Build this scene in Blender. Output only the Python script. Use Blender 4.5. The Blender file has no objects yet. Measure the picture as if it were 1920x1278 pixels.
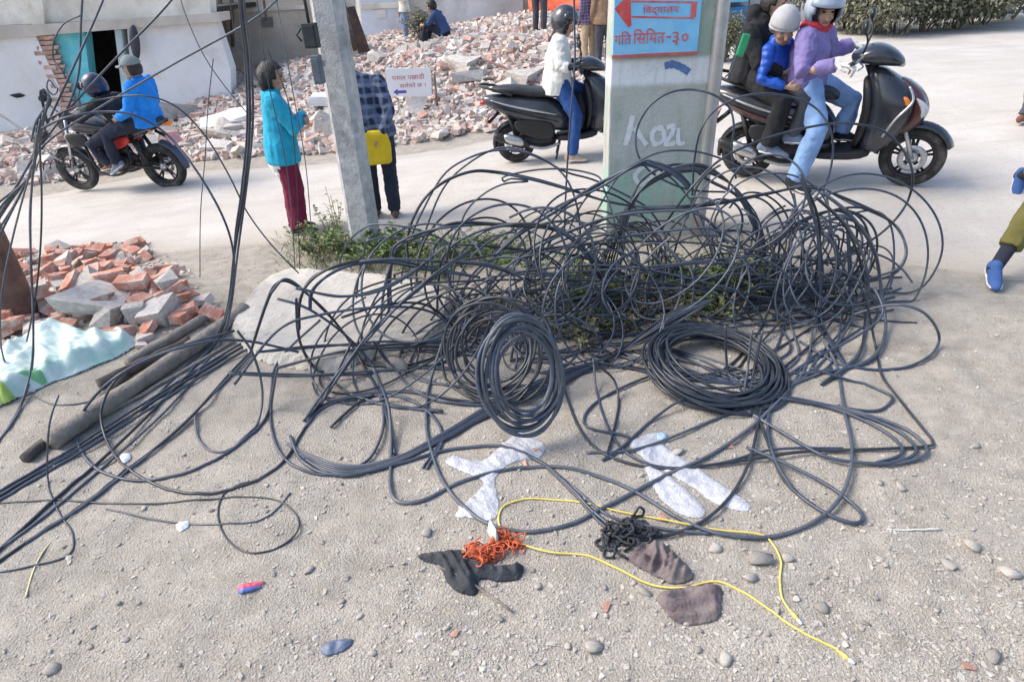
import bpy, bmesh, math, random
import numpy as np
from mathutils import Vector, Matrix, noise, Quaternion
random.seed(7); rng = np.random.default_rng(7)
R_ = math.radians
S = bpy.context.scene
COL = S.collection
# ------------------------------------------------------------------ camera
CAM_H = 2.1; FPX = 1200.0; PITCH = R_(30); ROLL = R_(2.6)
fw = Vector((0, math.cos(PITCH), -math.sin(PITCH))); up0 = Vector((0, math.sin(PITCH), math.cos(PITCH)))
rt = Vector((1, 0, 0)) * math.cos(ROLL) - up0 * math.sin(ROLL)
up = up0 * math.cos(ROLL) + Vector((1, 0, 0)) * math.sin(ROLL)
cd = bpy.data.cameras.new('camera'); cam = bpy.data.objects.new('camera', cd); COL.objects.link(cam)
cd.sensor_width = 36; cd.lens = 36 * FPX / 1920; cd.clip_start = .05; cd.clip_end = 600
mw = Matrix.Identity(4)
for i in range(3):
    mw[i][0] = rt[i]; mw[i][1] = up[i]; mw[i][2] = -fw[i]
mw[2][3] = CAM_H
cam.matrix_world = mw; S.camera = cam
# ------------------------------------------------------------------ light
SUN_DIR = Vector((-.80, .10, .82)).normalized()          # towards the hazy sun
w = bpy.data.worlds.new('World'); S.world = w; w.use_nodes = True
nt = w.node_tree; bg = nt.nodes['Background']; sky = nt.nodes.new('ShaderNodeTexSky')
sky.sky_type = 'NISHITA'; sky.sun_disc = False; sky.sun_elevation = math.asin(SUN_DIR.z)
sky.sun_rotation = math.atan2(SUN_DIR.x, SUN_DIR.y); sky.dust_density = 3.0; sky.air_density = 1.0; sky.ozone_density = 1.0
nt.links.new(sky.outputs[0], bg.inputs[0]); bg.inputs[1].default_value = .15
sl = bpy.data.lights.new('sun', 'SUN'); so = bpy.data.objects.new('sun', sl); COL.objects.link(so)
sl.energy = 1.3; sl.angle = R_(22); sl.color = (1, .95, .87)
so.rotation_euler = SUN_DIR.to_track_quat('Z', 'Y').to_euler()
S.view_settings.view_transform = 'Standard'; S.view_settings.look = 'None'; S.view_settings.gamma = 1
S.view_settings.use_curve_mapping = False; S.view_settings.exposure = .95

# ------------------------------------------------------------------ terrain function and pixel helpers
def sst(a, b, x):
    t = min(1, max(0, (x - a) / (b - a))); return t * t * (3 - 2 * t)
def fbm(x, y, z=0., o=4):
    s = 0; a = 1; f = 1
    for i in range(o):
        s += a * noise.noise((x * f, y * f, z + i * 3.7)); a *= .5; f *= 2.1
    return s
def mound(x, y):
    e = 9.35 + .25 * math.sin(x * .9) + .012 * (x + 3) ** 2 - (.5 if x < -5 else 0) * sst(-5, -7, x)
    m = sst(e - .2, e + 5.5, y) * (.74 + .16 * sst(-2, 1.2, x)) * sst(3.6, 1.2, x) * sst(-13, -7, x)
    m *= 1 + .22 * noise.noise((x * .6, y * .6, 3))
    m *= .62 + .38 * sst(-8, -4, x)
    return m
def gz(x, y):
    z = .065 * max(-7, min(7, x)) * sst(2.6, 6.5, y)
    z += mound(x, y) if y > 8 else 0
    if y < 7 and x < 1:                                     # low heap under the tipped bricks, bank along the beam
        z += .13 * math.exp(-(((x + 3.0) / .95) ** 2 + ((y - 4.55) / .75) ** 2))
    return z
def ray(px, py):
    return (rt * ((px - 960) / FPX) - up * ((py - 639) / FPX) + fw)
def P(px, py, Y):
    d = ray(px, py); t = Y / d.y
    return Vector((d.x * t, Y, CAM_H + d.z * t))
def G(px, py, lift=0.):
    d = ray(px, py); t = .8
    while t < 120:
        if CAM_H + d.z * t < gz(d.x * t, d.y * t) + lift: break
        t += .08
    lo, hi = t - .08, t
    for i in range(18):
        m = (lo + hi) / 2
        if CAM_H + d.z * m < gz(d.x * m, d.y * m) + lift: hi = m
        else: lo = m
    return Vector((d.x * hi, d.y * hi, CAM_H + d.z * hi))

# ------------------------------------------------------------------ materials
MATS = {}
def M(name, c1, c2=None, rough=.8, sc=6., bump=0., bsc=30., metal=0., rnd=0., c3=None, sc2=1.2, det=6, coat=0., spec=.5, lo=.35, hi=.65, trans=0., alpha=1.):
    if name in MATS: return MATS[name]
    m = bpy.data.materials.new(name); m.use_nodes = True; n = m.node_tree.nodes; L = m.node_tree.links.new
    b = n['Principled BSDF']; b.inputs['Roughness'].default_value = rough; b.inputs['Metallic'].default_value = metal
    b.inputs['Specular IOR Level'].default_value = spec; b.inputs['Coat Weight'].default_value = coat; b.inputs['Coat Roughness'].default_value = .08
    if trans: b.inputs['Transmission Weight'].default_value = trans
    b.inputs['Alpha'].default_value = alpha
    tc = n.new('ShaderNodeTexCoord')
    if c2 is None: c2 = tuple(min(1, v * 1.25 + .004) for v in c1); c1 = tuple(v * .85 for v in c1)
    nz = n.new('ShaderNodeTexNoise'); nz.inputs['Scale'].default_value = sc; nz.inputs['Detail'].default_value = det; nz.inputs['Roughness'].default_value = .62
    L(tc.outputs['Object'], nz.inputs['Vector'])
    mr = n.new('ShaderNodeMapRange'); mr.inputs[1].default_value = lo; mr.inputs[2].default_value = hi; L(nz.outputs[0], mr.inputs[0])
    mx = n.new('ShaderNodeMix'); mx.data_type = 'RGBA'; mx.inputs[6].default_value = (*c1, 1); mx.inputs[7].default_value = (*c2, 1); L(mr.outputs[0], mx.inputs[0])
    out = mx.outputs[2]
    if c3 is not None:
        n2 = n.new('ShaderNodeTexNoise'); n2.inputs['Scale'].default_value = sc2; n2.inputs['Detail'].default_value = 8; n2.inputs['Roughness'].default_value = .7
        L(tc.outputs['Object'], n2.inputs['Vector'])
        r2 = n.new('ShaderNodeMapRange'); r2.inputs[1].default_value = .48; r2.inputs[2].default_value = .66; L(n2.outputs[0], r2.inputs[0])
        m2 = n.new('ShaderNodeMix'); m2.data_type = 'RGBA'; L(r2.outputs[0], m2.inputs[0]); L(out, m2.inputs[6]); m2.inputs[7].default_value = (*c3, 1); out = m2.outputs[2]
    if rnd:
        oi = n.new('ShaderNodeObjectInfo'); mm = n.new('ShaderNodeMapRange'); L(oi.outputs['Random'], mm.inputs[0]); mm.inputs[3].default_value = 1 - rnd; mm.inputs[4].default_value = 1 + rnd
        hs = n.new('ShaderNodeHueSaturation'); L(mm.outputs[0], hs.inputs['Value']); L(out, hs.inputs['Color']); out = hs.outputs[0]
    L(out, b.inputs['Base Color'])
    if bump:
        n3 = n.new('ShaderNodeTexNoise'); n3.inputs['Scale'].default_value = bsc; n3.inputs['Detail'].default_value = 5; L(tc.outputs['Object'], n3.inputs['Vector'])
        bp = n.new('ShaderNodeBump'); bp.inputs['Strength'].default_value = bump; bp.inputs['Distance'].default_value = .02; L(n3.outputs[0], bp.inputs['Height']); L(bp.outputs[0], b.inputs['Normal'])
    MATS[name] = m; return m
def attr_mix(mat, attr, col):
    """blend a colour in where the mesh carries wear/dust (float attribute)"""
    n = mat.node_tree.nodes; L = mat.node_tree.links.new; b = n['Principled BSDF']
    src = b.inputs['Base Color'].links[0].from_socket
    a = n.new('ShaderNodeAttribute'); a.attribute_name = attr
    mx = n.new('ShaderNodeMix'); mx.data_type = 'RGBA'; L(a.outputs['Fac'], mx.inputs[0]); L(src, mx.inputs[6]); mx.inputs[7].default_value = (*col, 1); L(mx.outputs[2], b.inputs['Base Color'])

# ------------------------------------------------------------------ object helpers
def tag(o, label=None, cat=None, group=None, kind=None):
    if label: o['label'] = label
    if cat: o['category'] = cat
    if group: o['group'] = group
    if kind: o['kind'] = kind
    return o
def link(name, me, mat=None, parent=None, smooth=False):
    o = bpy.data.objects.new(name, me); COL.objects.link(o)
    if mat is not None and not me.materials: me.materials.append(mat)
    if parent is not None: o.parent = parent
    if smooth: me.shade_smooth()
    return o
def mesh(name, v, f, mat=None, parent=None, smooth=False):
    me = bpy.data.meshes.new(name); me.from_pydata([tuple(p) for p in v], [], f); me.update()
    return link(name, me, mat, parent, smooth)
def bmobj(name, bm, mat=None, parent=None, smooth=False):
    me = bpy.data.meshes.new(name); bmesh.ops.recalc_face_normals(bm, faces=bm.faces); bm.to_mesh(me); bm.free()
    return link(name, me, mat, parent, smooth)
def empty(name, loc=(0, 0, 0), rz=0., label=None, cat=None, group=None):
    o = bpy.data.objects.new(name, None); COL.objects.link(o); o.location = loc; o.rotation_euler = (0, 0, rz); o.empty_display_size = .1
    return tag(o, label, cat, group)
def copy_tree(o, parent=None):
    c = o.copy(); COL.objects.link(c)
    if parent is not None: c.parent = parent
    for ch in o.children: copy_tree(ch, c)
    return c
def bm_box(bm, c, s, rot=None, bev=0.):
    mt = Matrix.Translation(c) @ (rot.to_4x4() if rot is not None else Matrix.Identity(4)) @ Matrix.Diagonal((*s, 1))
    r = bmesh.ops.create_cube(bm, size=1, matrix=mt)
    if bev:
        es = list({e for v in r['verts'] for e in v.link_edges}); bmesh.ops.bevel(bm, geom=es, offset=bev, segments=2, affect='EDGES', profile=.6)
def box(name, c, s, mat, parent=None, rot=None, bev=0., jit=0.):
    bm = bmesh.new(); bm_box(bm, c, s, rot, bev)
    if jit:
        for v in bm.verts: v.co += Vector((random.uniform(-jit, jit) for _ in range(3)))
    return bmobj(name, bm, mat, parent, smooth=False)
def catmull(pts, n=8, closed=False):
    pts = [Vector(p) for p in pts]; out = []; N = len(pts)
    if N < 3: return pts
    g = (lambda i: pts[i % N]) if closed else (lambda i: pts[max(0, min(N - 1, i))])
    for i in range(N if closed else N - 1):
        p0, p1, p2, p3 = g(i - 1), g(i), g(i + 1), g(i + 2)
        for k in range(n):
            t = k / n
            out.append(.5 * ((2 * p1) + (p2 - p0) * t + (2 * p0 - 5 * p1 + 4 * p2 - p3) * t * t + (3 * p1 - p0 - 3 * p2 + p3) * t ** 3))
    if not closed: out.append(pts[-1])
    return out
def tube_vf(pts, r, sides=7, closed=False, cap=True, flat=1.):
    """tube with parallel-transported frames; r is a number or a list"""
    pts = [Vector(p) for p in pts]; N = len(pts); V = []; F = []
    rr = r if isinstance(r, (list, tuple)) else [r] * N
    T = []
    for i in range(N):
        a = pts[(i - 1) % N] if closed or i > 0 else pts[0]; b = pts[(i + 1) % N] if closed or i < N - 1 else pts[-1]
        t = b - a; T.append(t.normalized() if t.length > 1e-9 else Vector((0, 0, 1)))
    u = T[0].orthogonal().normalized()
    for i in range(N):
        u = (u - T[i] * u.dot(T[i])); u = u.normalized() if u.length > 1e-6 else T[i].orthogonal().normalized(); v = T[i].cross(u)
        for k in range(sides):
            a = 2 * math.pi * k / sides; V.append(pts[i] + (u * math.cos(a) + v * math.sin(a) * flat) * rr[i])
    for i in range(N if closed else N - 1):
        j = (i + 1) % N
        for k in range(sides):
            k2 = (k + 1) % sides; F.append((i * sides + k, i * sides + k2, j * sides + k2, j * sides + k))
    if cap and not closed:
        F.append(tuple(range(sides))[::-1]); F.append(tuple((N - 1) * sides + k for k in range(sides)))
    return V, F
def tube(name, pts, r, mat, parent=None, sides=8, closed=False, flat=1.):
    V, F = tube_vf(pts, r, sides, closed, True, flat); return mesh(name, V, F, mat, parent, True)
class MB:
    """collects shapes for ONE mesh"""
    def __init__(s): s.v = []; s.f = []
    def add(s, V, F):
        o = len(s.v); s.v += [tuple(p) for p in V]; s.f += [tuple(i + o for i in f) for f in F]; return s
    def tube(s, pts, r, sides=8, closed=False, flat=1.): return s.add(*tube_vf(pts, r, sides, closed, True, flat))
    def build(s, name, mat, parent=None, smooth=True): return mesh(name, s.v, s.f, mat, parent, smooth)
def loft(rings, closed_ends=True):
    n = len(rings[0]); V = [p for r in rings for p in r]; F = []
    for i in range(len(rings) - 1):
        for k in range(n):
            k2 = (k + 1) % n; F.append((i * n + k, i * n + k2, (i + 1) * n + k2, (i + 1) * n + k))
    if closed_ends: F.append(tuple(range(n))[::-1]); F.append(tuple((len(rings) - 1) * n + k for k in range(n)))
    return V, F
TS = bpy.data.scenes.new('bake')                           # scratch scene, removed at the end
def baked(o):
    ts = TS.collection; ts.objects.link(o)
    TS.view_layers[0].update(); dg = TS.view_layers[0].depsgraph; me = bpy.data.meshes.new_from_object(o.evaluated_get(dg)); ts.objects.unlink(o); return me
def sub_mesh(o, lv=1):
    """bake a subdivision so that the mesh is plain geometry"""
    md = o.modifiers.new('s', 'SUBSURF'); md.levels = lv; md.render_levels = lv
    me = baked(o); o.modifiers.clear(); old = o.data; o.data = me; bpy.data.meshes.remove(old); me.shade_smooth(); return o

# ------------------------------------------------------------------ ground and road
dirt = M('dirt', (.36, .322, .268), (.50, .455, .39), .95, 9, .8, 120, c3=(.43, .39, .335), sc2=.9, det=10)
roadm = M('road_dust', (.49, .455, .41), (.60, .565, .515), .93, 1.3, .25, 45, c3=(.52, .48, .425), sc2=.5, det=9)
attr_mix(roadm, 'dust', (.43, .385, .325))
def speckle(mat, sc, lo, hi, col, stretch=(1, 1, 1), amt=1.):
    n = mat.node_tree.nodes; L = mat.node_tree.links.new; b = n['Principled BSDF']; src = b.inputs['Base Color'].links[0].from_socket
    tc = n.new('ShaderNodeTexCoord'); mp = n.new('ShaderNodeMapping'); mp.inputs['Scale'].default_value = stretch; L(tc.outputs['Object'], mp.inputs[0]); nz = n.new('ShaderNodeTexNoise'); nz.inputs['Scale'].default_value = sc; nz.inputs['Detail'].default_value = 4; nz.inputs['Roughness'].default_value = .7; L(mp.outputs[0], nz.inputs[0])
    r = n.new('ShaderNodeMapRange'); r.inputs[1].default_value = lo; r.inputs[2].default_value = hi; r.inputs[4].default_value = amt; L(nz.outputs[0], r.inputs[0]); mx = n.new('ShaderNodeMix'); mx.data_type = 'RGBA'; L(r.outputs[0], mx.inputs[0]); L(src, mx.inputs[6]); mx.inputs[7].default_value = (*col, 1); L(mx.outputs[2], b.inputs['Base Color'])
speckle(roadm, 38, .56, .72, (.33, .30, .265), amt=.75); speckle(roadm, 1.6, .52, .7, (.40, .365, .32), (.35, 2.2, 1), .55); speckle(roadm, 14, .60, .68, (.34, .31, .27), (1, 1.6, 1), .5)
speckle(dirt, 55, .56, .70, (.22, .195, .16), amt=.7); speckle(dirt, 80, .58, .72, (.58, .54, .48), amt=.7); speckle(dirt, 2.2, .5, .68, (.31, .28, .235), (1, 2.0, 1), .6)
def axis(lo, hi, d, glo, ghi, k=1.09):
    a = list(np.arange(lo, hi, d)); s = d
    while a[-1] < ghi: s *= k; a.append(a[-1] + s)
    s = d
    while a[0] > glo: s *= k; a.insert(0, a[0] - s)
    return a
def near_bump(x, y):
    f = sst(7, 4.5, y)
    if f <= 0: return 0.
    b = .022 * fbm(x * 1.1, y * 1.1, 1., 3) + .011 * fbm(x * 5, y * 5, 5., 3) + .006 * abs(noise.noise((x * 19, y * 19, 2)))
    return b * f
def ground_z(x, y): return gz(x, y) + near_bump(x, y)
xs = axis(-2.6, 2.9, .028, -70, 70); ys = axis(.7, 4.6, .026, -4, 130)
gv = [(x, y, ground_z(x, y) - (.05 if y > 90 else 0)) for y in ys for x in xs]; nx = len(xs)
gf = [(j * nx + i, j * nx + i + 1, (j + 1) * nx + i + 1, (j + 1) * nx + i) for j in range(len(ys) - 1) for i in range(nx - 1)]
tag(mesh('ground', gv, gf, dirt, None, True), kind='structure')
def road_near(x):                       # near edge of the dusty carriageway
    pts = [(-40, 8.5), (-8, 6.6), (-5, 6.25), (-2.2, 6.0), (-.9, 5.95), (.5, 6.0), (1.6, 5.8), (2.2, 5.0), (3.0, 4.3), (4.5, 3.7), (40, 1.5)]
    for (a, b), (c, d) in zip(pts, pts[1:]):
        if a <= x <= c: t = (x - a) / (c - a); return b + (d - b) * t + .10 * noise.noise((x * 1.7, 0, 9)) + .05 * noise.noise((x * 7, 0, 4))
    return 6
def road_far(x):
    e = 9.35 + .25 * math.sin(x * .9) + .012 * (x + 3) ** 2
    if x < -5: e -= .5 * sst(-5, -7, x)
    if x > 3: e += (x - 3) * 6.0
    elif x > 1.5: e += (x - 1.5) ** 2 * 1.0
    return min(e, 95) + .12 * noise.noise((x * 2.1, 5, 1))
rv = []; rf = []; du = []; NR = 64
rx = list(np.arange(-30, 3, .14)) + list(np.arange(3, 40, .35))
for x in rx:
    a, b = road_near(x), road_far(x)
    for k in range(NR + 1):
        t = (k / NR); t = t if b - a < 6 else t ** 1.8
        y = a + (b - a) * t
        z = ground_z(x, y) + .016
        dd = max(0, 1 - (y - a) / .8) ** 1.6; dd = max(dd, .7 * max(0, 1 - (b - y) / .5) ** 1.5)
        if k == 0 or k == NR: z -= .03
        rv.append((x, y, z)); du.append(dd)
for i in range(len(rx) - 1):
    for k in range(NR): p = i * (NR + 1) + k; rf.append((p, p + NR + 1, p + NR + 2, p + 1))
ro = tag(mesh('road', rv, rf, roadm, None, True), kind='structure')
at = ro.data.attributes.new('dust', 'FLOAT', 'POINT'); at.data.foreach_set('value', du)
# ------------------------------------------------------------------ rubble pieces
def chunk_mesh(name, seed, flat=.7, n=14, smooth=False):
    r = random.Random(seed); bm = bmesh.new()
    for i in range(n):
        v = Vector((r.gauss(0, 1), r.gauss(0, 1), r.gauss(0, 1))).normalized() * r.uniform(.42, .55); v.z *= flat; v.x *= 1.15
        bm.verts.new(v)
    res = bmesh.ops.convex_hull(bm, input=bm.verts)
    bmesh.ops.delete(bm, geom=[v for v in bm.verts if not v.link_faces], context='VERTS')
    bmesh.ops.recalc_face_normals(bm, faces=bm.faces)
    me = bpy.data.meshes.new(name); bm.to_mesh(me); bm.free()
    if smooth: me.shade_smooth()
    return me
def shard_mesh(name, seed, flat=.7):
    r = random.Random(seed); bm = bmesh.new()
    for x in (-.5, .5):
        for y in (-.5, .5):
            for z in (-.5, .5):
                if r.random() < .9: bm.verts.new((x + r.uniform(-.22, .22), y + r.uniform(-.22, .22), (z + r.uniform(-.25, .25)) * flat))
    for k in range(3): bm.verts.new((r.uniform(-.6, .6), r.uniform(-.6, .6), r.choice((-.55, .55)) * flat))
    bmesh.ops.convex_hull(bm, input=bm.verts); bmesh.ops.delete(bm, geom=[v for v in bm.verts if not v.link_faces], context='VERTS'); bmesh.ops.recalc_face_normals(bm, faces=bm.faces)
    me = bpy.data.meshes.new(name); bm.to_mesh(me); bm.free(); return me
def brick_mesh(name, seed, broken=0.):
    r = random.Random(seed); L = .225 * (1 - broken)
    bm = bmesh.new(); bm_box(bm, (0, 0, 0), (L, .11, .07))
    bmesh.ops.subdivide_edges(bm, edges=[e for e in bm.edges if abs(e.verts[0].co.x - e.verts[1].co.x) > .01], cuts=1)
    for v in bm.verts:
        v.co += Vector((r.uniform(-.006, .006) for _ in range(3)))
        if broken and v.co.x > L / 2 - .02: v.co.x += r.uniform(-.045, .03); v.co.y *= r.uniform(.75, 1.05); v.co.z *= r.uniform(.7, 1.)
    bmesh.ops.triangulate(bm, faces=bm.faces)
    me = bpy.data.meshes.new(name); bm.to_mesh(me); bm.free(); return me
def arrays(me):
    me.calc_loop_triangles(); v = np.empty(len(me.vertices) * 3); me.vertices.foreach_get('co', v)
    t = np.empty(len(me.loop_triangles) * 3, dtype=np.int32); me.loop_triangles.foreach_get('vertices', t)
    return v.reshape(-1, 3), t.reshape(-1, 3)
def scatter(name, metas, items, mat, smooth=False):
    """items: (variant, loc, quaternion, scale xyz, tint) -> one 'stuff' mesh"""
    arr = [arrays(m) for m in metas]; VV = []; TT = []; AA = []; o = 0
    for k, loc, q, s, tint in items:
        v, t = arr[k]; m = np.array(q.to_matrix()); p = (v * np.array(s)) @ m.T + np.array(loc)
        VV.append(p); TT.append(t + o); AA.append(np.full(len(v), tint)); o += len(v)
    V = np.concatenate(VV); T = np.concatenate(TT); A = np.concatenate(AA)
    me = bpy.data.meshes.new(name); me.vertices.add(len(V)); me.vertices.foreach_set('co', V.ravel())
    me.loops.add(len(T) * 3); me.polygons.add(len(T)); me.polygons.foreach_set('loop_start', np.arange(0, len(T) * 3, 3)); me.polygons.foreach_set('loop_total', np.full(len(T), 3))
    me.loops.foreach_set('vertex_index', T.ravel().astype(np.int32)); me.update(calc_edges=True)
    a = me.attributes.new('tint', 'FLOAT', 'POINT'); a.data.foreach_set('value', A)
    o = link(name, me, mat, None, smooth); tag(o, kind='stuff')
    if not smooth: me.shade_flat()
    return o
def rq(tilt=1.):
    q = Quaternion((0, 0, 1), random.uniform(0, 6.283)); ax = Vector((random.gauss(0, 1), random.gauss(0, 1), random.gauss(0, .3))).normalized()
    return Quaternion(ax, random.gauss(0, .5) * tilt) @ q
brick_d = M('brick_dusty', (.43, .23, .18), (.54, .37, .31), .95, 14, .3, 60, rnd=.22, c3=(.55, .46, .40), sc2=5)
brick_f = M('brick_fresh', (.47, .19, .125), (.56, .32, .24), .93, 12, .4, 60, rnd=.25, c3=(.60, .50, .44), sc2=11)
conc_d = M('concrete_broken', (.40, .37, .335), (.60, .565, .52), .95, 7, .4, 40, rnd=.2)
brick_s = M('brick_bits', (.46, .27, .21), (.58, .42, .36), .95, 9, .2, 60); attr_mix(brick_s, 'tint', (.63, .57, .51))
conc_s = M('concrete_bits', (.36, .325, .285), (.52, .475, .425), .95, 5, .2, 60); attr_mix(conc_s, 'tint', (.66, .63, .59))
BR = [brick_mesh('brick', s, b) for s, b in ((1, 0), (2, 0), (3, .3), (4, .45), (5, .55))]
BRF = [m.copy() for m in BR]
for m in BR: m.materials.append(brick_d)
for m in BRF: m.materials.append(brick_f)
CH = [shard_mesh('concrete_chunk', 30 + s, .38 + .1 * (s % 5)) for s in range(8)]
for m in CH: m.materials.append(conc_d)
def mound_spot(bias=1.):
    while True:
        x = random.uniform(-10.5, 3.1); y = 9.0 + 7.8 * random.random() ** bias
        if mound(x, y) > .035 and not (y > 12.6 and x < -6): return x, y
stuffb = []; stuffc = []
for i in range(7500):
    x, y = mound_spot(1.3); s = random.uniform(.3, 1.0)
    stuffb.append((random.randrange(5), (x, y, gz(x, y) + random.uniform(-.02, .07)), rq(1.2), (s, s, s * 1.1), random.random() ** 1.2))
for i in range(15000):
    x, y = mound_spot(1.2); s = .025 + .035 * random.expovariate(1.); s = min(s, .17)
    stuffc.append((random.randrange(8), (x, y, gz(x, y) + random.uniform(-.02, .06)), rq(1.2), (s * random.uniform(.8, 1.7), s, s), random.random()))
for i in range(3600):                     # thinner debris on the flat behind the crest
    x, y = random.uniform(-6.5, 2.2), random.uniform(16.3, 22.3); s = random.uniform(.4, 1.2)
    if i % 2: stuffb.append((random.randrange(5), (x, y, gz(x, y) + random.uniform(0, .08)), rq(1.2), (s, s, s), random.random() ** 1.2))
    else: stuffc.append((random.randrange(8), (x, y, gz(x, y) + .03), rq(1.2), (s * .2, s * .13, s * .12), random.random()))
tag(scatter('rubble_brick_bits', BR, stuffb, brick_s), 'crushed brick bits covering the demolition heap', 'rubble')
tag(scatter('rubble_concrete_bits', CH, stuffc, conc_s), 'crushed plaster and concrete bits covering the demolition heap', 'rubble')
for i in range(210):
    x, y = mound_spot(1.9); o = bpy.data.objects.new('brick', random.choice(BR)); COL.objects.link(o)
    o.location = (x, y, gz(x, y) + random.uniform(.03, .12)); o.rotation_mode = 'QUATERNION'; o.rotation_quaternion = rq(1.1); s = random.uniform(.9, 1.15); o.scale = (s, s, s)
    tag(o, 'loose dusty brick lying on the demolition heap across the road', 'brick', 'bricks on the demolition heap')
for i in range(200):
    x, y = mound_spot(1.6); o = bpy.data.objects.new('concrete_chunk', random.choice(CH)); COL.objects.link(o)
    s = random.choice((.10, .12, .14, .17, .2, .28)); o.location = (x, y, gz(x, y) + s * .2); o.rotation_mode = 'QUATERNION'; o.rotation_quaternion = rq(.8); o.scale = (s * random.uniform(1, 1.6), s, s)
    tag(o, 'grey plaster and concrete lump lying on the demolition heap', 'rubble', 'concrete lumps on the demolition heap')
for px, py, s, fl in ((885, 155, (.55, .45, .4), 0), (870, 130, (.5, .5, .35), 1), (440, 235, (1.1, .6, .2), 2), (415, 262, (.6, .4, .2), 3), (330, 225, (.7, .4, .3), 4), (700, 205, (.5, .3, .25), 5), (940, 190, (.5, .35, .3), 6), (790, 215, (.6, .3, .2), 7), (985, 150, (.6, .45, .3), 1)):
    p = G(px, py); o = bpy.data.objects.new('concrete_boulder', CH[fl]); COL.objects.link(o); o.location = p + Vector((0, 0, s[2] * .3)); o.scale = s; o.rotation_euler = (.1 * fl, -.08 * fl, fl)
    tag(o, 'big pale concrete boulder half sunk in the demolition heap', 'rubble', 'large blocks in the demolition heap')
plast = M('white_plaster', (.70, .71, .73), (.83, .83, .85), .9, 1.4, .2, 25, c3=(.60, .59, .57), sc2=.7, det=9)
# broken slab leaning at the heap's foot
def slab(name, px, py, s, rot, label, mat):
    p = G(px, py); bm = bmesh.new(); bm_box(bm, (0, 0, 0), s); bmesh.ops.subdivide_edges(bm, edges=bm.edges, cuts=2)
    for v in bm.verts: v.co += Vector([random.uniform(-.035, .035) * (1 if k < 2 else .35) for k in range(3)])
    o = bmobj(name, bm, mat); o.location = p + Vector((0, 0, s[2] * .6 + .06)); o.rotation_euler = rot; tag(o, label, 'slab'); return o
slab('wall_slab', 425, 238, (.85, .4, .10), (.3, -.2, .2), 'fallen white wall slab resting at the foot of the demolition heap', plast)
slab('concrete_block', 620, 205, (.62, .25, .16), (.1, .05, .05), 'white painted block lying in the rubble between the two pedestrians', plast)
# rusty bar and stakes on the heap
rust = M('rusty_steel', (.15, .07, .06), (.25, .12, .10), .85, 20, .2, 60)
a, b = G(895, 108, .15), G(1000, 158, .12); tag(tube('steel_bar', [a, (a + b) / 2 + Vector((0, 0, .05)), b], .022, rust), 'rusty red steel bar lying slanted across the rubble', 'bar')

# ------------------------------------------------------------------ house on the left, partly demolished
cream = M('cream_plaster', (.66, .62, .54), (.80, .77, .70), .9, 1.6, .2, 25, c3=(.52, .48, .41), sc2=.9, det=9)
beige = M('beige_plaster', (.50, .435, .36), (.62, .555, .475), .92, 1.8, .25, 25, c3=(.40, .345, .285), sc2=.8, det=9)
turq = M('turquoise_paint', (.10, .52, .63), (.17, .64, .74), .8, 3, .1, 30, c3=(.28, .64, .68), sc2=1.5)
darkin = M('recess_shade', (.018, .017, .019), (.04, .036, .036), .9, 4)  # near-black colour in place of shade inside the room and wall hole
mortar = M('mortar', (.38, .33, .28), (.48, .43, .38), .95, 10, .3, 40)
wood = M('old_wood', (.13, .095, .07), (.26, .21, .165), .85, 9, .4, 40)
def quad_wall(name, pts, Y, th, mat, parent):
    """upright wall piece, front face at depth Y, outline given in pixels"""
    f = [P(px, py, Y) for px, py in pts]; n = len(f); v = f + [p + Vector((0, th, 0)) for p in f]
    F = [tuple(range(n)), tuple(range(2 * n - 1, n - 1, -1))] + [(i, i + n, (i + 1) % n + n, (i + 1) % n) for i in range(n)]
    bm = bmesh.new(); vs = [bm.verts.new(p) for p in v]; [bm.faces.new([vs[i] for i in q]) for q in F]
    return bmobj(name, bm, mat, parent)
YH = 13.3
hl = empty('house', P(200, 200, YH).xy.to_3d(), 0, 'half demolished white house with turquoise doorway and exposed brick edge', 'house')
bpy.context.view_layer.update()
def under(o, par):
    o.parent = par; o.matrix_parent_inverse = Matrix.Translation(-Vector(par.location)); return o
W_ = lambda name, pts, Y, th, mat, par: under(quad_wall(name, pts, Y, th, mat, None), par)
W_('wall', [(-420, 95), (66, 66), (112, 165), (118, 330), (-420, 420)], YH, .35, plast, hl)
W_('wall', [(238, 52), (402, 36), (432, 130), (440, 330), (262, 330)], YH + .06, .3, plast, hl)
W_('wall', [(-420, 60), (50, 46), (395, 26), (380, -160), (-420, -160)], YH + .05, .3, cream, hl)
W_('floor_band', [(-420, 100), (-420, 62), (60, 47), (412, 24), (414, 40), (66, 68)], YH - .09, .5, M('band_concrete', (.44, .41, .36), (.56, .52, .47), .9, 3, .3, 30), hl)
W_('pilaster', [(46, -160), (66, -160), (84, 52), (62, 58)], YH - .05, .3, cream, hl)
W_('wall', [(100, 64), (158, 60), (190, 330), (128, 330)], YH + .12, .25, turq, hl)
dj = W_('door_frame', [(214, 52), (226, 50), (262, 330), (248, 330)], YH - .02, .3, M('jamb_paint', (.33, .45, .46), (.48, .58, .58), .8, 4), hl)
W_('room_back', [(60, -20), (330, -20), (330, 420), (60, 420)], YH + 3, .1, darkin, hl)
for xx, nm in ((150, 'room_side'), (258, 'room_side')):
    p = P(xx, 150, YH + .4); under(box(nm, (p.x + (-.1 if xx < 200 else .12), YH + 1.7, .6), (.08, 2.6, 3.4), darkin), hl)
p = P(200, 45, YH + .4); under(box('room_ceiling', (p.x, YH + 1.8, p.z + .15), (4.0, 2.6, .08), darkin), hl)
br_w = M('brick_wall', (.44, .21, .16), (.55, .34, .27), .95, 20, .3, 60, rnd=.2, c3=(.55, .47, .41), sc2=6)
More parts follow.
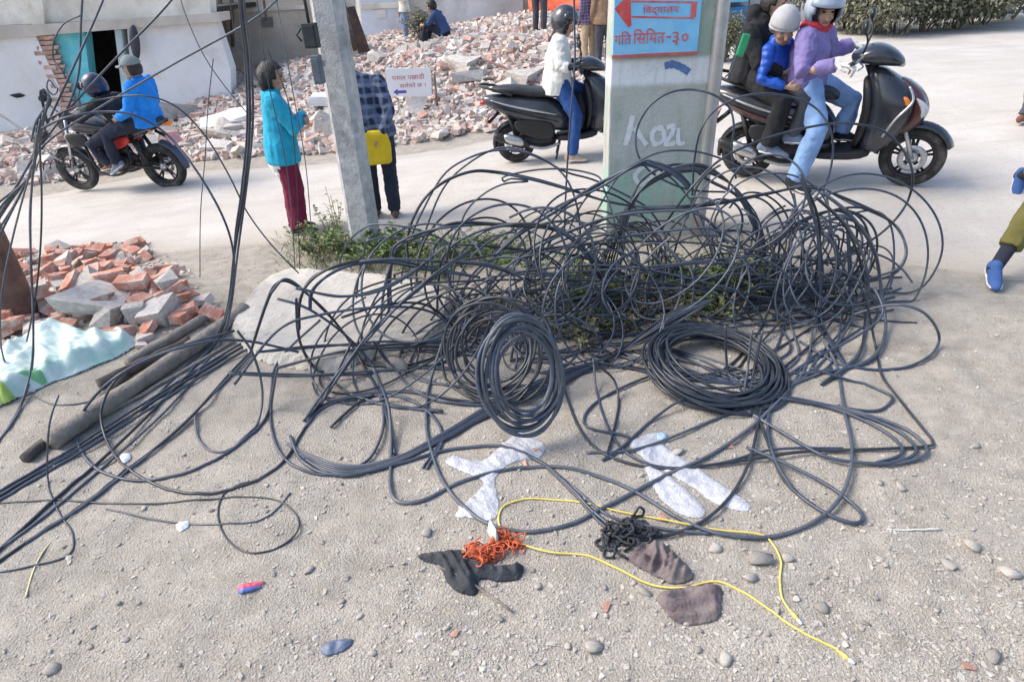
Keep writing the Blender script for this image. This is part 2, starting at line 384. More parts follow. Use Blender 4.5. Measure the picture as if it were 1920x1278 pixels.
W_('brick_core', [(66, 66), (100, 64), (134, 200), (150, 330), (110, 330), (98, 200)], YH + .1, .25, mortar, hl)
bwm = [brick_mesh('brick', 60 + i, .05 * i) for i in range(4)]; [m.materials.append(br_w) for m in bwm]
c0 = P(86, 66, YH); c1 = P(128, 205, YH)
zz = c0.z - .05; k = 0
while zz > c1.z - .5:
    t = (c0.z - zz) / (c0.z - c1.z); cx = c0.x + (c1.x - c0.x) * t * .3
    for dx in ((-.21, -.02) if k % 2 else (-.14, .03)):
        o = bpy.data.objects.new('brick', bwm[(k * 3 + int(dx * 100)) % 4]); COL.objects.link(o); o.location = (cx + dx + random.uniform(-.01, .01), YH + .06 + random.uniform(-.02, .03), zz)
        under(o, hl)
    zz -= .083; k += 1
# dark oval dish hung on the wall
dp = P(253, 80, YH - .12); bm = bmesh.new(); bmesh.ops.create_uvsphere(bm, u_segments=20, v_segments=10, radius=.3)
for v in bm.verts: v.co = Vector((v.co.x * .30, v.co.y * .16, v.co.z * 1.0))
o = bmobj('wall_dish', bm, M('dark_blue_grey', (.02, .025, .04), (.045, .05, .07), .6, 6), None, True); o.location = dp; o.rotation_euler = (0, .20, 0); tag(o, 'dark narrow oval dish hung on the white house wall', 'dish')
hp = P(33, 178, YH); o = mesh('wall_hole', [], [], darkin) if False else None
o = link('wall_hole', chunk_mesh('wall_hole', 77, .6, 12), darkin); o.scale = (.26, .08, .2); o.location = (hp.x, YH - .01, hp.z); bpy.context.view_layer.update(); under(o, hl)

# beige house behind the heap, frame timbers
YB = 16.4
hb = empty('house', P(500, 100, YB).xy.to_3d(), 0, 'beige plastered house ruin with leaning timbers behind the rubble', 'house')
W_('wall', [(380, -160), (600, -160), (640, 170), (400, 190)], YB, .3, beige, hb)
W_('plinth_band', [(405, 18), (575, 10), (577, 17), (406, 26)], YB - .05, .2, cream, hb)
W_('vent', [(490, 33), (511, 32), (513, 51), (492, 52)], YB - .02, .15, M('vent_grey', (.16, .15, .14), (.25, .23, .22), .9, 30), hb)
W_('wall', [(600, -160), (650, -160), (675, 170), (625, 170)], YB - .02, .3, cream, hb)
for pts in (((402, -60), (424, 90), .07), ((432, -60), (437, 88), .045), ((486, -60), (500, 40), .03), ((640, 0), (668, 95), .08)):
    a, b = P(*pts[0], YB - .25), P(*pts[1], YB - .25); under(tube('timber', [a, b], pts[2], wood, None, 6), hb)
a = W_('leaning_door', [(650, 14), (664, 12), (694, 98), (672, 100)], YB - .6, .06, M('dark_brown_wood', (.045, .025, .02), (.09, .055, .045), .7, 8), hb)
YP = 22.5
hp_ = empty('house', P(850, 60, YP).xy.to_3d(), 0, 'pale blue-white house wall standing behind the tall rubble', 'house')
bluew = M('blue_white_plaster', (.56, .62, .72), (.68, .73, .80), .9, 1.5, .15, 25, c3=(.55, .55, .56), sc2=.8)
greyp = M('grey_white_plaster', (.62, .61, .60), (.77, .77, .77), .9, 1.2, .2, 25, c3=(.50, .49, .48), sc2=.7)
W_('wall', [(655, -160), (760, -160), (770, 150), (690, 150)], YP, .3, bluew, hp_)
W_('wall', [(760.4, -160), (870, -160), (872, 150), (770.4, 150)], YP + .25, .3, M('tan_plaster', (.52, .48, .42), (.63, .59, .53), .9, 1.5, .2, 25), hp_)
W_('wall', [(806, -160), (968, -160), (985, 70), (960, 160), (812, 160)], YP - .1, .3, greyp, hp_)
W_('lintel', [(676, 8), (760, 4), (760, 14), (678, 18)], YP - .06, .1, cream, hp_)
W_('broken_edge', [(968, -160), (1000, -160), (1012, 30), (1000, 160), (960, 160), (985, 70)], YP - .05, .25, mortar, hp_)
W_('window', [(702, 20), (722, 18), (724, 34), (704, 36)], YP - .03, .1, greyp, hp_)
# red-canopied stall and blue stall
st = empty('stall', G(1080, 75), 0, 'street stall with orange-red cloth canopy and grey shutter', 'stall')
redc = M('red_cloth', (.62, .07, .03), (.78, .17, .06), .8, 3, .2, 12)
YS = 20.5
def cloth(name, x0, x1, Y0, Y1, z0, z1, mat, par):
    n, m = 22, 8; v = []; f = []
    for j in range(m + 1):
        for i in range(n + 1):
            u, t = i / n, j / m; v.append((x0 + (x1 - x0) * u, Y0 + (Y1 - Y0) * t, z0 + (z1 - z0) * t + .06 * math.sin(u * 17) * (1 - t) - .1 * math.sin(u * 9.4) ** 2 * (1 - t)))
    for j in range(m):
        for i in range(n): a = j * (n + 1) + i; f.append((a, a + 1, a + n + 2, a + n + 1))
    o = mesh(name, v, f, mat, None, True); md = o.modifiers.new('t', 'SOLIDIFY'); md.thickness = .02; return under(o, par)
pA, pB = P(1020, 16, YS - 1.2), P(1180, 28, YS - 1.2)
cloth('canopy', pA.x - .4, pB.x + .8, YS - 1.2, YS + 1.5, pA.z - .05, pA.z + 1.1, redc, st)
W_('shutter', [(1046, 8), (1098, 6), (1098, 90), (1046, 92)], YS, .1, M('shutter_grey', (.50, .51, .53), (.60, .61, .63), .5, 4, .1, 20), st)
W_('wall', [(1016, -40), (1046, -40), (1046, 92), (1016, 92)], YS + .02, .2, M('maroon_paint', (.13, .035, .035), (.22, .08, .075), .8, 4), st)
W_('wall', [(1098.4, -40), (1185, -40), (1185, 92), (1098.4, 92)], YS + .02, .2, M('orange_goods', (.55, .11, .05), (.75, .38, .09), .8, 9), st)
for px in (1020, 1150): a = P(px, 30, YS - 1.2); under(tube('post', [Vector((a.x, YS - 1.2, gz(a.x, YS - 1.2) - .05)), a], .03, wood, None, 8), st)
bs = empty('stall', G(1385, 62), 0, 'blue painted kiosk with maroon post beyond the sign pillar', 'stall')
bluek = M('kiosk_blue', (.03, .16, .48), (.06, .26, .60), .6, 4)
YK = 19.5
W_('wall', [(1350, -40), (1440, -40), (1440, 62), (1352, 62)], YK + .1, .3, M('kiosk_grey', (.35, .36, .38), (.5, .5, .52), .8, 3), bs)
W_('counter', [(1357, 14), (1402, 12), (1403, 44), (1360, 45)], YK - .3, .38, bluek, bs)
W_('awning', [(1354, -4), (1408, -6), (1408, 3), (1354, 6)], YK - .7, .8, M('kiosk_teal', (.10, .42, .60), (.2, .52, .68), .6, 4), bs)
W_('post', [(1336, -40), (1352, -40), (1350, 62), (1337, 62)], YK - .5, .15, M('maroon_post', (.12, .03, .05), (.2, .07, .09), .7, 5), bs)
W_('wall', [(1440.3, -40), (1560, -40), (1560, 50), (1440.3, 58)], YK + 1.4, .3, greyp, bs)
# ------------------------------------------------------------------ pillar, sign, pole, post
def text_mesh(name, body, size, mat, parent, thick=.002, bold=0., loc=(0, 0, 0), sx=1., fit=None):
    c = bpy.data.curves.new(name, 'FONT'); c.body = body; c.size = size; c.align_x = 'CENTER'; c.align_y = 'CENTER'; c.extrude = thick; c.offset = bold
    t = bpy.data.objects.new(name, c); COL.objects.link(t); me = baked(t); bpy.data.objects.remove(t)
    if fit:
        cs_ = [v.co for v in me.vertices]; lo = [min(c[k] for c in cs_) for k in (0, 1)]; hi = [max(c[k] for c in cs_) for k in (0, 1)]
        me.transform(Matrix.Diagonal((fit[0] / (hi[0] - lo[0]), fit[1] / (hi[1] - lo[1]), 1, 1)) @ Matrix.Translation((-(hi[0] + lo[0]) / 2, -(hi[1] + lo[1]) / 2, 0)))
    me.transform(Matrix.Translation(loc) @ Matrix.Rotation(R_(90), 4, 'X') @ Matrix.Diagonal((sx, 1, 1, 1)))
    me.materials.clear(); return link(name, me, mat, parent)
def board(name, cx, cz, w_, h_, y, th, mat, parent, rot=0., bev=.002):
    return box(name, (cx, y, cz), (w_, th, h_), mat, parent, Matrix.Rotation(rot, 3, 'Y'), bev)
YPI = 5.18
pb = G(1220, 470); xl, xr = P(1134, 468, YPI).x, P(1296, 468, YPI).x; pz = gz(pb.x, YPI)
pw = xr - xl; pc = (xl + xr) / 2
pil = empty('sign_pillar', (pc, YPI, pz), R_(1), 'broad weathered concrete pillar with green paint and white graffiti carrying the blue sign', 'pillar')
pm = M('pillar_concrete', (.42, .43, .37), (.60, .60, .545), .9, 5, .35, 40, c3=(.34, .46, .37), sc2=1.6, det=9)
nn = pm.node_tree.nodes; LL = pm.node_tree.links.new; bb = nn['Principled BSDF']; src = bb.inputs['Base Color'].links[0].from_socket
tcx = nn.new('ShaderNodeTexCoord'); sep = nn.new('ShaderNodeSeparateXYZ'); LL(tcx.outputs['Object'], sep.inputs[0])
mp = nn.new('ShaderNodeMapping'); mp.inputs['Scale'].default_value = (9, 9, .8); LL(tcx.outputs['Object'], mp.inputs[0]); stn = nn.new('ShaderNodeTexNoise'); stn.inputs['Scale'].default_value = 2; stn.inputs['Detail'].default_value = 6; LL(mp.outputs[0], stn.inputs[0])
def zone(z0, z1, colr, base, amp):           # old coats of paint at given heights, worn by streaks
    global src
    a = nn.new('ShaderNodeMapRange'); a.interpolation_type = 'SMOOTHSTEP'; a.inputs[1].default_value = z0; a.inputs[2].default_value = z0 + .06; LL(sep.outputs[2], a.inputs[0])
    b = nn.new('ShaderNodeMapRange'); b.interpolation_type = 'SMOOTHSTEP'; b.inputs[1].default_value = z1 + .06; b.inputs[2].default_value = z1; LL(sep.outputs[2], b.inputs[0])
    m_ = nn.new('ShaderNodeMath'); m_.operation = 'MULTIPLY'; LL(a.outputs[0], m_.inputs[0]); LL(b.outputs[0], m_.inputs[1])
    s_ = nn.new('ShaderNodeMapRange'); s_.inputs[1].default_value = .35; s_.inputs[2].default_value = .7; s_.inputs[3].default_value = base + amp; s_.inputs[4].default_value = base - amp; LL(stn.outputs[0], s_.inputs[0])
    k_ = nn.new('ShaderNodeMath'); k_.operation = 'MULTIPLY'; k_.use_clamp = True; LL(m_.outputs[0], k_.inputs[0]); LL(s_.outputs[0], k_.inputs[1])
    x_ = nn.new('ShaderNodeMix'); x_.data_type = 'RGBA'; LL(k_.outputs[0], x_.inputs[0]); LL(src, x_.inputs[6]); x_.inputs[7].default_value = (*colr, 1); src = x_.outputs[2]
zone(.14, .60, (.36, .58, .47), .5, .6); zone(.55, 1.12, (.55, .57, .53), .3, .5); zone(1.22, 1.40, (.82, .83, .84), .95, .35); zone(1.42, 1.66, (.40, .50, .40), .5, .6)
LL(src, bb.inputs['Base Color'])
bm = bmesh.new(); bm_box(bm, (0, .13, 1.6), (pw, .26, 3.4), None, .012)
bmesh.ops.subdivide_edges(bm, edges=[e for e in bm.edges if e.calc_length() > 1], cuts=24)
for v in bm.verts: v.co.x += .006 * noise.noise(v.co * 4); v.co.y += .006 * noise.noise(v.co * 5 + Vector((3, 1, 2)))
bmobj('pillar_body', bm, pm, pil)
pil_y = 0
# white spray graffiti: strokes lie on the front face
spray = M('white_spray', (.70, .72, .72), (.86, .87, .88), .9, 20)
def stroke(pts, wd, name='graffiti'):
    pl = [P(px, py, YPI) for px, py in pts]; loc = [Vector((p.x - pc, -.004 - .0006 * random.random(), p.z - pz)) for p in catmull(pl, 6)]; V = []; F = []
    for i, p in enumerate(loc):
        t = (loc[min(i + 1, len(loc) - 1)] - loc[max(i - 1, 0)]); t.y = 0; t.normalize(); s = Vector((-t.z, 0, t.x)) * wd * 1.8 * (.8 + .4 * noise.noise((i * .7, wd * 50, 1)))
        V += [p + s, p - s]
    F = [(2 * i, 2 * i + 1, 2 * i + 3, 2 * i + 2) for i in range(len(loc) - 1)]
    return mesh(name, V, F, spray, pil)
stroke([(1186, 216), (1180, 245), (1172, 272)], .016); stroke([(1200, 252), (1190, 240), (1212, 272)], .014)
stroke([(1232, 238), (1222, 252), (1228, 270), (1244, 262), (1243, 244), (1232, 238)], .013)
stroke([(1250, 240), (1262, 236), (1260, 250), (1248, 270), (1266, 268)], .013); stroke([(1272, 240), (1272, 268), (1284, 268)], .012)
stroke([(1205, 312), (1190, 330), (1202, 345), (1222, 330), (1216, 312), (1204, 312)], .013); stroke([(1236, 308), (1232, 340)], .012); stroke([(1236, 310), (1256, 314), (1250, 328), (1234, 326)], .012)
stroke([(1200, 140), (1222, 128), (1238, 122)], .009)
blm = M('blue_spray', (.10, .19, .40), (.16, .26, .50), .85, 20)
o = stroke([(1246, 124), (1262, 121), (1280, 128), (1292, 136)], .018); o.data.materials.clear(); o.data.materials.append(blm)
# steel pipe beside the pillar
pp = P(1312, 462, YPI - .12); gal = M('galvanised', (.42, .42, .42), (.58, .58, .58), .45, 8, .1, 40, metal=.6, c3=(.40, .36, .31), sc2=4)
pipe = empty('pipe_post', (pp.x, YPI - .02, gz(pp.x, YPI)), 0, 'round grey steel pipe post standing against the sign pillar', 'post')
tube('shaft', [(0, 0, -.1 + i * .4) for i in range(11)], .052, gal, pipe, 20); tube('cap', [(0, 0, 3.9), (0, 0, 3.95)], .06, gal, pipe, 20)
# blue sign board
sg = empty('road_sign', (pc, YPI - .03, pz), R_(1), 'pale blue board with red arrow and red Devanagari lettering on the pillar', 'sign')
s0, s1 = P(1148, 104, YPI - .03), P(1306, 104, YPI - .03); s2 = P(1148, 0, YPI - .03)
sw = s1.x - s0.x; sb = s0.z - pz; scx = (s0.x + s1.x) / 2 - pc; sh = (s2.z - s0.z) * 1.42
sblue = M('sign_blue', (.20, .56, .88), (.27, .64, .92), .5, 9, c3=(.34, .66, .88), sc2=3); sred = M('sign_red', (.66, .06, .06), (.78, .13, .12), .6, 12, c3=(.70, .25, .24), sc2=5)
board('panel', scx, sb + sh / 2, sw, sh, 0, .02, sblue, sg)
board('border', scx, sb - .008, sw + .01, .022, -.004, .026, M('sign_border', (.45, .09, .09), (.6, .18, .17), .6, 12), sg)
board('border', scx, sb + sh + .008, sw + .01, .022, -.004, .026, MATS['sign_border'], sg)
sp = lambda px, py: (P(px, py, YPI - .045).x - pc, P(px, py, YPI - .045).z - pz)
a0 = [sp(1152, 17), sp(1178, 52), sp(1184, 48), sp(1183, 36), sp(1183, 3), sp(1180, -12)]
mesh('arrow', [(x, -.0125, z) for x, z in a0], [tuple(range(6))], sred, sg)
for (xa, ya, xb, yb) in ((1184, 32, 1302, 34.5), (1184, 3, 1302, 5), (1297, 4, 1305, 33)):
    (x0, z0), (x1, z1) = sp(xa, ya), sp(xb, yb); 
    if xb - xa > 50: mesh('arrow_bar', [(x0, -.0125, z0 - .006), (x1, -.0125, z1 - .006), (x1, -.0125, z1 + .006), (x0, -.0125, z0 + .006)], [(0, 1, 2, 3)], sred, sg)
    else: mesh('arrow_tail', [(x0, -.013, z0), (x0, -.013, z1), (x1, -.013, z1), (x1, -.013, z0)], [(0, 1, 2, 3)], sred, sg)
def sign_text(body, x0, y0, x1, y1, bold=.004):
    (a, b), (c, d_) = sp(x0, y0), sp(x1, y1); text_mesh('lettering', body, 1, sred, sg, .001, bold, ((a + c) / 2, -.0135, (b + d_) / 2), 1, (c - a, abs(b - d_)))
sign_text('िवद्यालय', 1206, 10, 1273, 28); sign_text('गित', 1152, 60, 1183, 83); sign_text('िसिमत', 1188, 55, 1246, 81); sign_text('-', 1250, 68, 1258, 71); sign_text('३०', 1262, 60, 1290, 84)
# small white notice on two stakes in the rubble
npt = G(770, 214); ns = empty('notice_board', npt, R_(4), 'small white notice with red lettering and blue arrow on two thin stakes in rubble', 'sign')
d = npt.y; q = lambda px, py: P(px, py, d) - npt
c_ = (q(724, 130) + q(808, 179)) / 2; bw_ = (q(808, 150) - q(724, 150)).length; bh_ = abs(q(765, 128).z - q(765, 181).z)
board('panel', c_.x, c_.z, bw_, bh_, 0, .02, M('notice_white', (.76, .77, .78), (.82, .82, .83), .7, 3), ns, .04)
nr = M('notice_red', (.48, .10, .14), (.6, .16, .2), .8, 20)
text_mesh('lettering', 'पसल पछाडी', 1, nr, ns, .001, .002, (c_.x, -.012, c_.z + bh_ * .2), 1, (bw_ * .72, bh_ * .2)); text_mesh('lettering', 'सारेको छ ।', 1, nr, ns, .001, .002, (c_.x + bw_ * .08, -.012, c_.z - bh_ * .09), 1, (bw_ * .58, bh_ * .18))
ax, az = c_.x - bw_ * .2, c_.z - bh_ * .32
mesh('arrow', [(ax - .12, -.012, az), (ax - .05, -.012, az + .05), (ax - .05, -.012, az + .022), (ax + .09, -.012, az + .022), (ax + .09, -.012, az - .022), (ax - .05, -.012, az - .022), (ax - .05, -.012, az - .05)], [tuple(range(7))], M('notice_blue', (.09, .07, .36), (.13, .11, .45), .8, 20), ns)
for sx_ in (-.36, .42): tube('stake', [(c_.x + sx_, .02, -.1), (c_.x + sx_, .02, c_.z + .1)], .018, wood, ns, 6)
# concrete utility pole
ub = G(690, 472); up_ = empty('utility_pole', ub, R_(-9), 'weathered grey concrete utility pole beside the cable tangle', 'pole')
pc_m = M('pole_concrete', (.42, .42, .41), (.60, .60, .59), .85, 11, .5, 60, c3=(.27, .27, .28), sc2=5, det=10)
rings = []
for i in range(21):
    z = -.15 + i * .4; hw = .118 - .0012 * i; hd = .105 - .001 * i; cf = .035
    rings.append([Vector((x, y, z)) for x, y in ((hw - cf, -hd), (hw, -hd + cf), (hw, hd - cf), (hw - cf, hd), (-hw + cf, hd), (-hw, hd - cf), (-hw, -hd + cf), (-hw + cf, -hd))])
V, F = loft(rings); mesh('shaft', V, F, pc_m, up_)
for z in (2.6, 5.5, 6.4): tube('steel_band', [(0, 0, z), (0, 0, z + .04)], .15, gal, up_, 16, flat=.9)
# two service boxes strapped to the pole
def service_box(px0, py0, px1, py1, Y, label, mat, lid):
    a, b = P(px0, py0, Y), P(px1, py1, Y); c = (a + b) / 2; o = empty('junction_box', (c.x, c.y, min(a.z, b.z)), R_(-6), label, 'box'); h = abs(a.z - b.z); w2 = abs(b.x - a.x)
    box('casing', (0, 0, h / 2), (w2, .08, h), mat, o, None, .008)
    if lid: tube('conduit', [(0, 0, h), (0, 0, h + .25), (-.02, .0, h + 1.2)], .012, mat, o); tube('hook', [(-w2 * .6, -.02, h * .8), (-w2 * 1.0, -.02, h * .55), (-w2 * .7, -.02, h * .3)], .008, mat, o)
    else: box('strap', (w2 * .6, .03, h * .7), (w2 * .5, .03, .04), gal, o)
    box('door', (0, -.045, h / 2), (w2 * .8, .012, h * .82), mat, o, None, .004); return o
service_box(566, 44, 600, 90, 5.25, 'dark junction box with conduit hung beside the concrete pole', M('box_dark', (.022, .03, .03), (.045, .055, .055), .6, 10), True)
service_box(583, 104, 609, 157, 5.2, 'slate grey junction box strapped to the concrete pole below the dark one', M('box_slate', (.11, .13, .16), (.16, .18, .21), .6, 10), False)
# rusty brown post at the left
rb = G(42, 600); rz_ = (rb - Vector((0, 0, CAM_H))).dot(fw); tp = empty('rusty_post', rb, 0, 'thick rusty brown steel post rising from the brick heap', 'post')
rst = M('brown_rust', (.085, .042, .034), (.14, .075, .06), .6, 8, .15, 50, c3=(.19, .10, .075), sc2=4)
tube('shaft', [(0, 0, -.2 + .3 * i) for i in range(13)], 33 * rz_ / FPX, rst, tp, 24); tube('cap', [(0, 0, 3.38), (0, 0, 3.43)], 36 * rz_ / FPX, rst, tp, 24)

# ------------------------------------------------------------------ patches: sheets of cloth, film, slab lying on the ground
def inside(p, poly):
    c = False; n = len(poly)
    for i in range(n):
        a, b = poly[i], poly[i - 1]
        if (a[1] > p[1]) != (b[1] > p[1]) and p[0] < (b[0] - a[0]) * (p[1] - a[1]) / (b[1] - a[1]) + a[0]: c = not c
    return c
def edged(p, poly):
    d = 9
    for i in range(len(poly)):
        a, b = Vector(poly[i]), Vector(poly[i - 1]); ab = b - a; t = max(0, min(1, (Vector(p) - a).dot(ab) / max(1e-9, ab.length_squared))); d = min(d, (a + ab * t - Vector(p)).length)
    return d
def snap(p, poly):
    best = None
    for i in range(len(poly)):
        a, b = Vector(poly[i]), Vector(poly[i - 1]); ab = b - a; t = max(0, min(1, (Vector(p) - a).dot(ab) / max(1e-9, ab.length_squared))); q = a + ab * t; d = (q - Vector(p)).length
        if best is None or d < best[0]: best = (d, q)
    return best[1]
def patch(name, outline, mat, label, cat, bulge=.03, wr=.02, ws=9., step=.015, base=.006, th=.004, edge=.06, parent=None, seed=0., smooth=True):
    pl = catmull([G(px, py) for px, py in outline], 4, True); pl = [p + Vector((.4 * step * noise.noise((p.x * 50, p.y * 50, 1)), .4 * step * noise.noise((p.x * 50, p.y * 50, 5)), 0)) for p in pl]; c = sum(pl, Vector()) / len(pl); poly = [(p.x, p.y) for p in pl]
    x0, x1 = min(p[0] for p in poly), max(p[0] for p in poly); y0, y1 = min(p[1] for p in poly), max(p[1] for p in poly)
    nx_, ny_ = int((x1 - x0) / step) + 2, int((y1 - y0) / step) + 2; idx = {}; V = []; F = []
    def vid(i, j):
        if (i, j) in idx: return idx[i, j]
        x, y = x0 + i * step, y0 + j * step; d = 0
        if inside((x, y), poly): d = edged((x, y), poly)
        else: x, y = snap((x, y), poly)
        f = sst(0, edge, d); ca, sa = math.cos(seed * 1.7 + .6), math.sin(seed * 1.7 + .6); xr_, yr_ = (x * ca + y * sa), (y * ca - x * sa) * .38; z = ground_z(x, y) + base + f * (bulge + wr * (.5 - abs(noise.noise((xr_ * ws * 1.5, yr_ * ws * 1.5, seed)))) * 2 + wr * .6 * (.4 - abs(noise.noise((xr_ * ws * 3.1 + y * 5, yr_ * ws * 3.1, seed + 4))))) + .15 * wr * noise.noise((x * 40, y * 40, seed))
        idx[i, j] = len(V); V.append((x - c.x, y - c.y, max(z, ground_z(x, y) + .003) - c.z)); return idx[i, j]
    for j in range(ny_):
        for i in range(nx_):
            x, y = x0 + (i + .5) * step, y0 + (j + .5) * step; jx, jy = x, y
            if inside((jx, jy), poly): F.append((vid(i, j), vid(i + 1, j), vid(i + 1, j + 1), vid(i, j + 1)))
    o = mesh(name, V, F, mat, None, smooth); o.location = c
    md = o.modifiers.new('thick', 'SOLIDIFY'); md.thickness = th; md.offset = -1
    if label: tag(o, label, cat)
    if parent is not None: under(o, parent)
    return o
slabm = M('slab_concrete', (.50, .465, .405), (.62, .585, .52), .92, 4, .35, 50, c3=(.44, .395, .335), sc2=2)
patch('concrete_slab', [(425, 612), (455, 575), (500, 530), (548, 513), (640, 516), (720, 524), (800, 540), (848, 565), (842, 610), (800, 655), (700, 672), (640, 700), (540, 690), (470, 668)], slabm, 'flat pale concrete slab under the left of the cable tangle', 'slab', .065, .006, 3, .03, .0, .03, .05, smooth=False)
sack_m = M('sack_white_green', (.52, .66, .60), (.72, .79, .77), .6, 5, .15, 60, c3=(.40, .64, .54), sc2=4)
sk = patch('plastic_sack', [(-60, 690), (0, 672), (50, 640), (105, 612), (150, 618), (180, 628), (238, 622), (262, 640), (240, 662), (180, 690), (120, 712), (60, 738), (0, 766), (-60, 790)], sack_m, 'torn white and pale green woven plastic sack beside the brick heap', 'sack', .065, .05, 4.5, .014, .01, .004, .10)
gp = M('sack_green_print', (.16, .45, .20), (.25, .55, .28), .6, 8)
patch('printed_stripe', [(20, 738), (60, 716), (98, 708), (92, 722), (50, 736), (26, 748)], gp, None, None, .07, .05, 4.5, .012, .016, .003, .06, sk)
patch('printed_spot', [(-8, 742), (8, 730), (26, 732), (34, 744), (24, 758), (4, 762)], M('sack_lime_print', (.36, .52, .08), (.48, .62, .14), .6, 8), None, None, .066, .05, 4.5, .012, .016, .003, .05, sk)
film = M('plastic_film', (.66, .68, .74), (.80, .81, .85), .25, 22, .5, 90, alpha=.62, spec=.6)
for pts, lb in (([(852, 858), (905, 868), (948, 830), (972, 808), (1000, 818), (1022, 838), (1012, 858), (965, 870), (930, 900), (936, 950), (925, 978), (880, 975), (852, 968), (895, 925), (905, 905), (850, 882), (835, 868)], 'crumpled clear plastic film lying at the near foot of the hank'),
                ([(1180, 830), (1232, 810), (1250, 835), (1300, 870), (1360, 910), (1405, 945), (1398, 958), (1350, 945), (1300, 915), (1240, 882), (1205, 858)], 'long upper strip of clear plastic film under the fallen coil'),
                ([(1205, 870), (1240, 885), (1285, 915), (1322, 950), (1318, 968), (1290, 968), (1250, 945), (1225, 915)], 'shorter lower strip of clear plastic film under the loose cable')):
    patch('plastic_film', pts, film, lb, 'plastic film', .001, .007, 13, .008, .003, .0006, .025, seed=pts[0][0])
# old rags, netting, scraps
dk = M('rag_dark', (.020, .023, .030), (.05, .055, .066), .75, 12, .35, 80); br_rag = M('rag_brown', (.12, .09, .095), (.21, .17, .17), .85, 16, .4, 80, c3=(.22, .19, .17), sc2=7)
patch('dark_rag', [(785, 1040), (820, 1034), (862, 1030), (900, 1052), (940, 1060), (978, 1056), (976, 1084), (940, 1090), (900, 1086), (893, 1112), (860, 1110), (838, 1090), (824, 1062), (790, 1050)], dk, 'flattened dark rubbery rag under the orange string', 'rag', .012, .03, 15, .008, .006, .005, .035)
patch('brown_rag', [(1178, 1048), (1205, 1022), (1240, 1018), (1280, 1052), (1300, 1084), (1262, 1096), (1225, 1080), (1190, 1062)], br_rag, 'crumpled brownish rag beside the black cloth knot', 'rag', .012, .04, 15, .008, .006, .004, .04, seed=3)
patch('grey_rag', [(1232, 1118), (1290, 1098), (1348, 1100), (1352, 1135), (1345, 1165), (1290, 1172), (1255, 1160)], br_rag, 'flat grey-brown rag under the yellow cord', 'rag', .006, .022, 13, .008, .006, .004, .03, seed=8)
def curl(c, rad, n, r, seed, flat=.6):
    rr = random.Random(seed); p = Vector((0, 0, 0)); d = Vector((1, 0, 0)); out = []
    for i in range(n):
        d = (d + Vector((rr.gauss(0, .5), rr.gauss(0, .5), rr.gauss(0, .5))) - p / rad * .35).normalized(); p = p + d * rad * .28
        q_ = Vector((p.x, p.y, p.z * flat)); z = c.z + q_.z + rad * flat * .55; zz_ = ground_z(c.x + q_.x, c.y + q_.y) + r
        out.append(Vector((c.x + q_.x, c.y + q_.y, max(z, zz_))))
    return catmull(out, 4)
def tangle(name, lobes, n, r, mat, label, cat, seed):
    mb = MB(); 
    for k, (px, py, rad) in enumerate(lobes):
        for j in range(n): mb.tube(curl(G(px, py), rad, 26, r, seed + k * 50 + j), r, 4)
    o = mb.build(name, mat); return tag(o, label, cat)
orn = M('orange_string', (.55, .085, .03), (.68, .17, .07), .7, 12)
tangle('orange_string', [(930, 1025, .055), (895, 1045, .06), (955, 1018, .05), (912, 1048, .05)], 7, .0032, orn, 'matted bundle of orange-red string lying on the dark rag', 'string', 5)
tangle('cloth_knot', [(1165, 1010, .06), (1185, 990, .045), (1150, 1022, .05), (1210, 1005, .035)], 8, .006, dk, 'shredded dark blue-black cloth knot tied to the cable end', 'rag', 99)
patch('paper_scrap', [(914, 1006), (924, 996), (936, 1014), (932, 1028)], M('mint_paper', (.55, .72, .64), (.75, .8, .77), .7, 10), 'small mint and white paper tag on the orange string', 'paper', .055, .005, 9, .006, .02, .002, .01)
sm_s = [([(448, 1108), (462, 1098), (498, 1094), (486, 1106), (455, 1118)], (.62, .10, .16), 'small red candy wrapper with blue edge lying on bare dirt', 'wrapper'),
        ([(600, 1216), (624, 1200), (662, 1197), (650, 1218), (612, 1230)], (.12, .15, .22), 'dark blue-grey flat plastic scrap near loose gravel', 'scrap'),
        ([(440, 618), (462, 606), (478, 612), (470, 632), (446, 638)], (.55, .22, .36), 'pink crumpled paper lying by the old beam', 'paper'),
        ([(775, 608), (800, 600), (810, 618), (785, 628)], (.78, .78, .8), 'white paper scrap under the cable tangle', 'paper'),
        ([(1230, 812), (1252, 812), (1250, 826), (1232, 824)], (.35, .48, .62), 'pale blue chip lying beside the plastic strip', 'scrap'),
        ([(330, 985), (352, 978), (356, 988), (338, 998)], (.8, .8, .78), 'white torn paper lying by the yellow tape', 'paper'),
        ([(222, 856), (242, 848), (246, 862), (230, 872)], (.78, .79, .8), 'white plastic shred beside the cable bundle', 'scrap')]
for pts, c, lb, ct in sm_s: patch(ct + '_scrap' if ct != 'scrap' else 'plastic_scrap', pts, M('scrap_%d' % pts[0][0], c, tuple(min(1, v * 1.3 + .03) for v in c), .5, 18), lb, ct, .008, .008, 30, .006, .005, .002, .02)
patch('wrapper_edge', [(450, 1112), (490, 1102), (486, 1108), (456, 1120)], M('wrapper_blue', (.08, .14, .45), (.14, .22, .55), .5, 9), None, None, .01, .006, 30, .006, .008, .002, .02, [o for o in COL.objects if o.name.startswith('wrapper_scrap')][0])
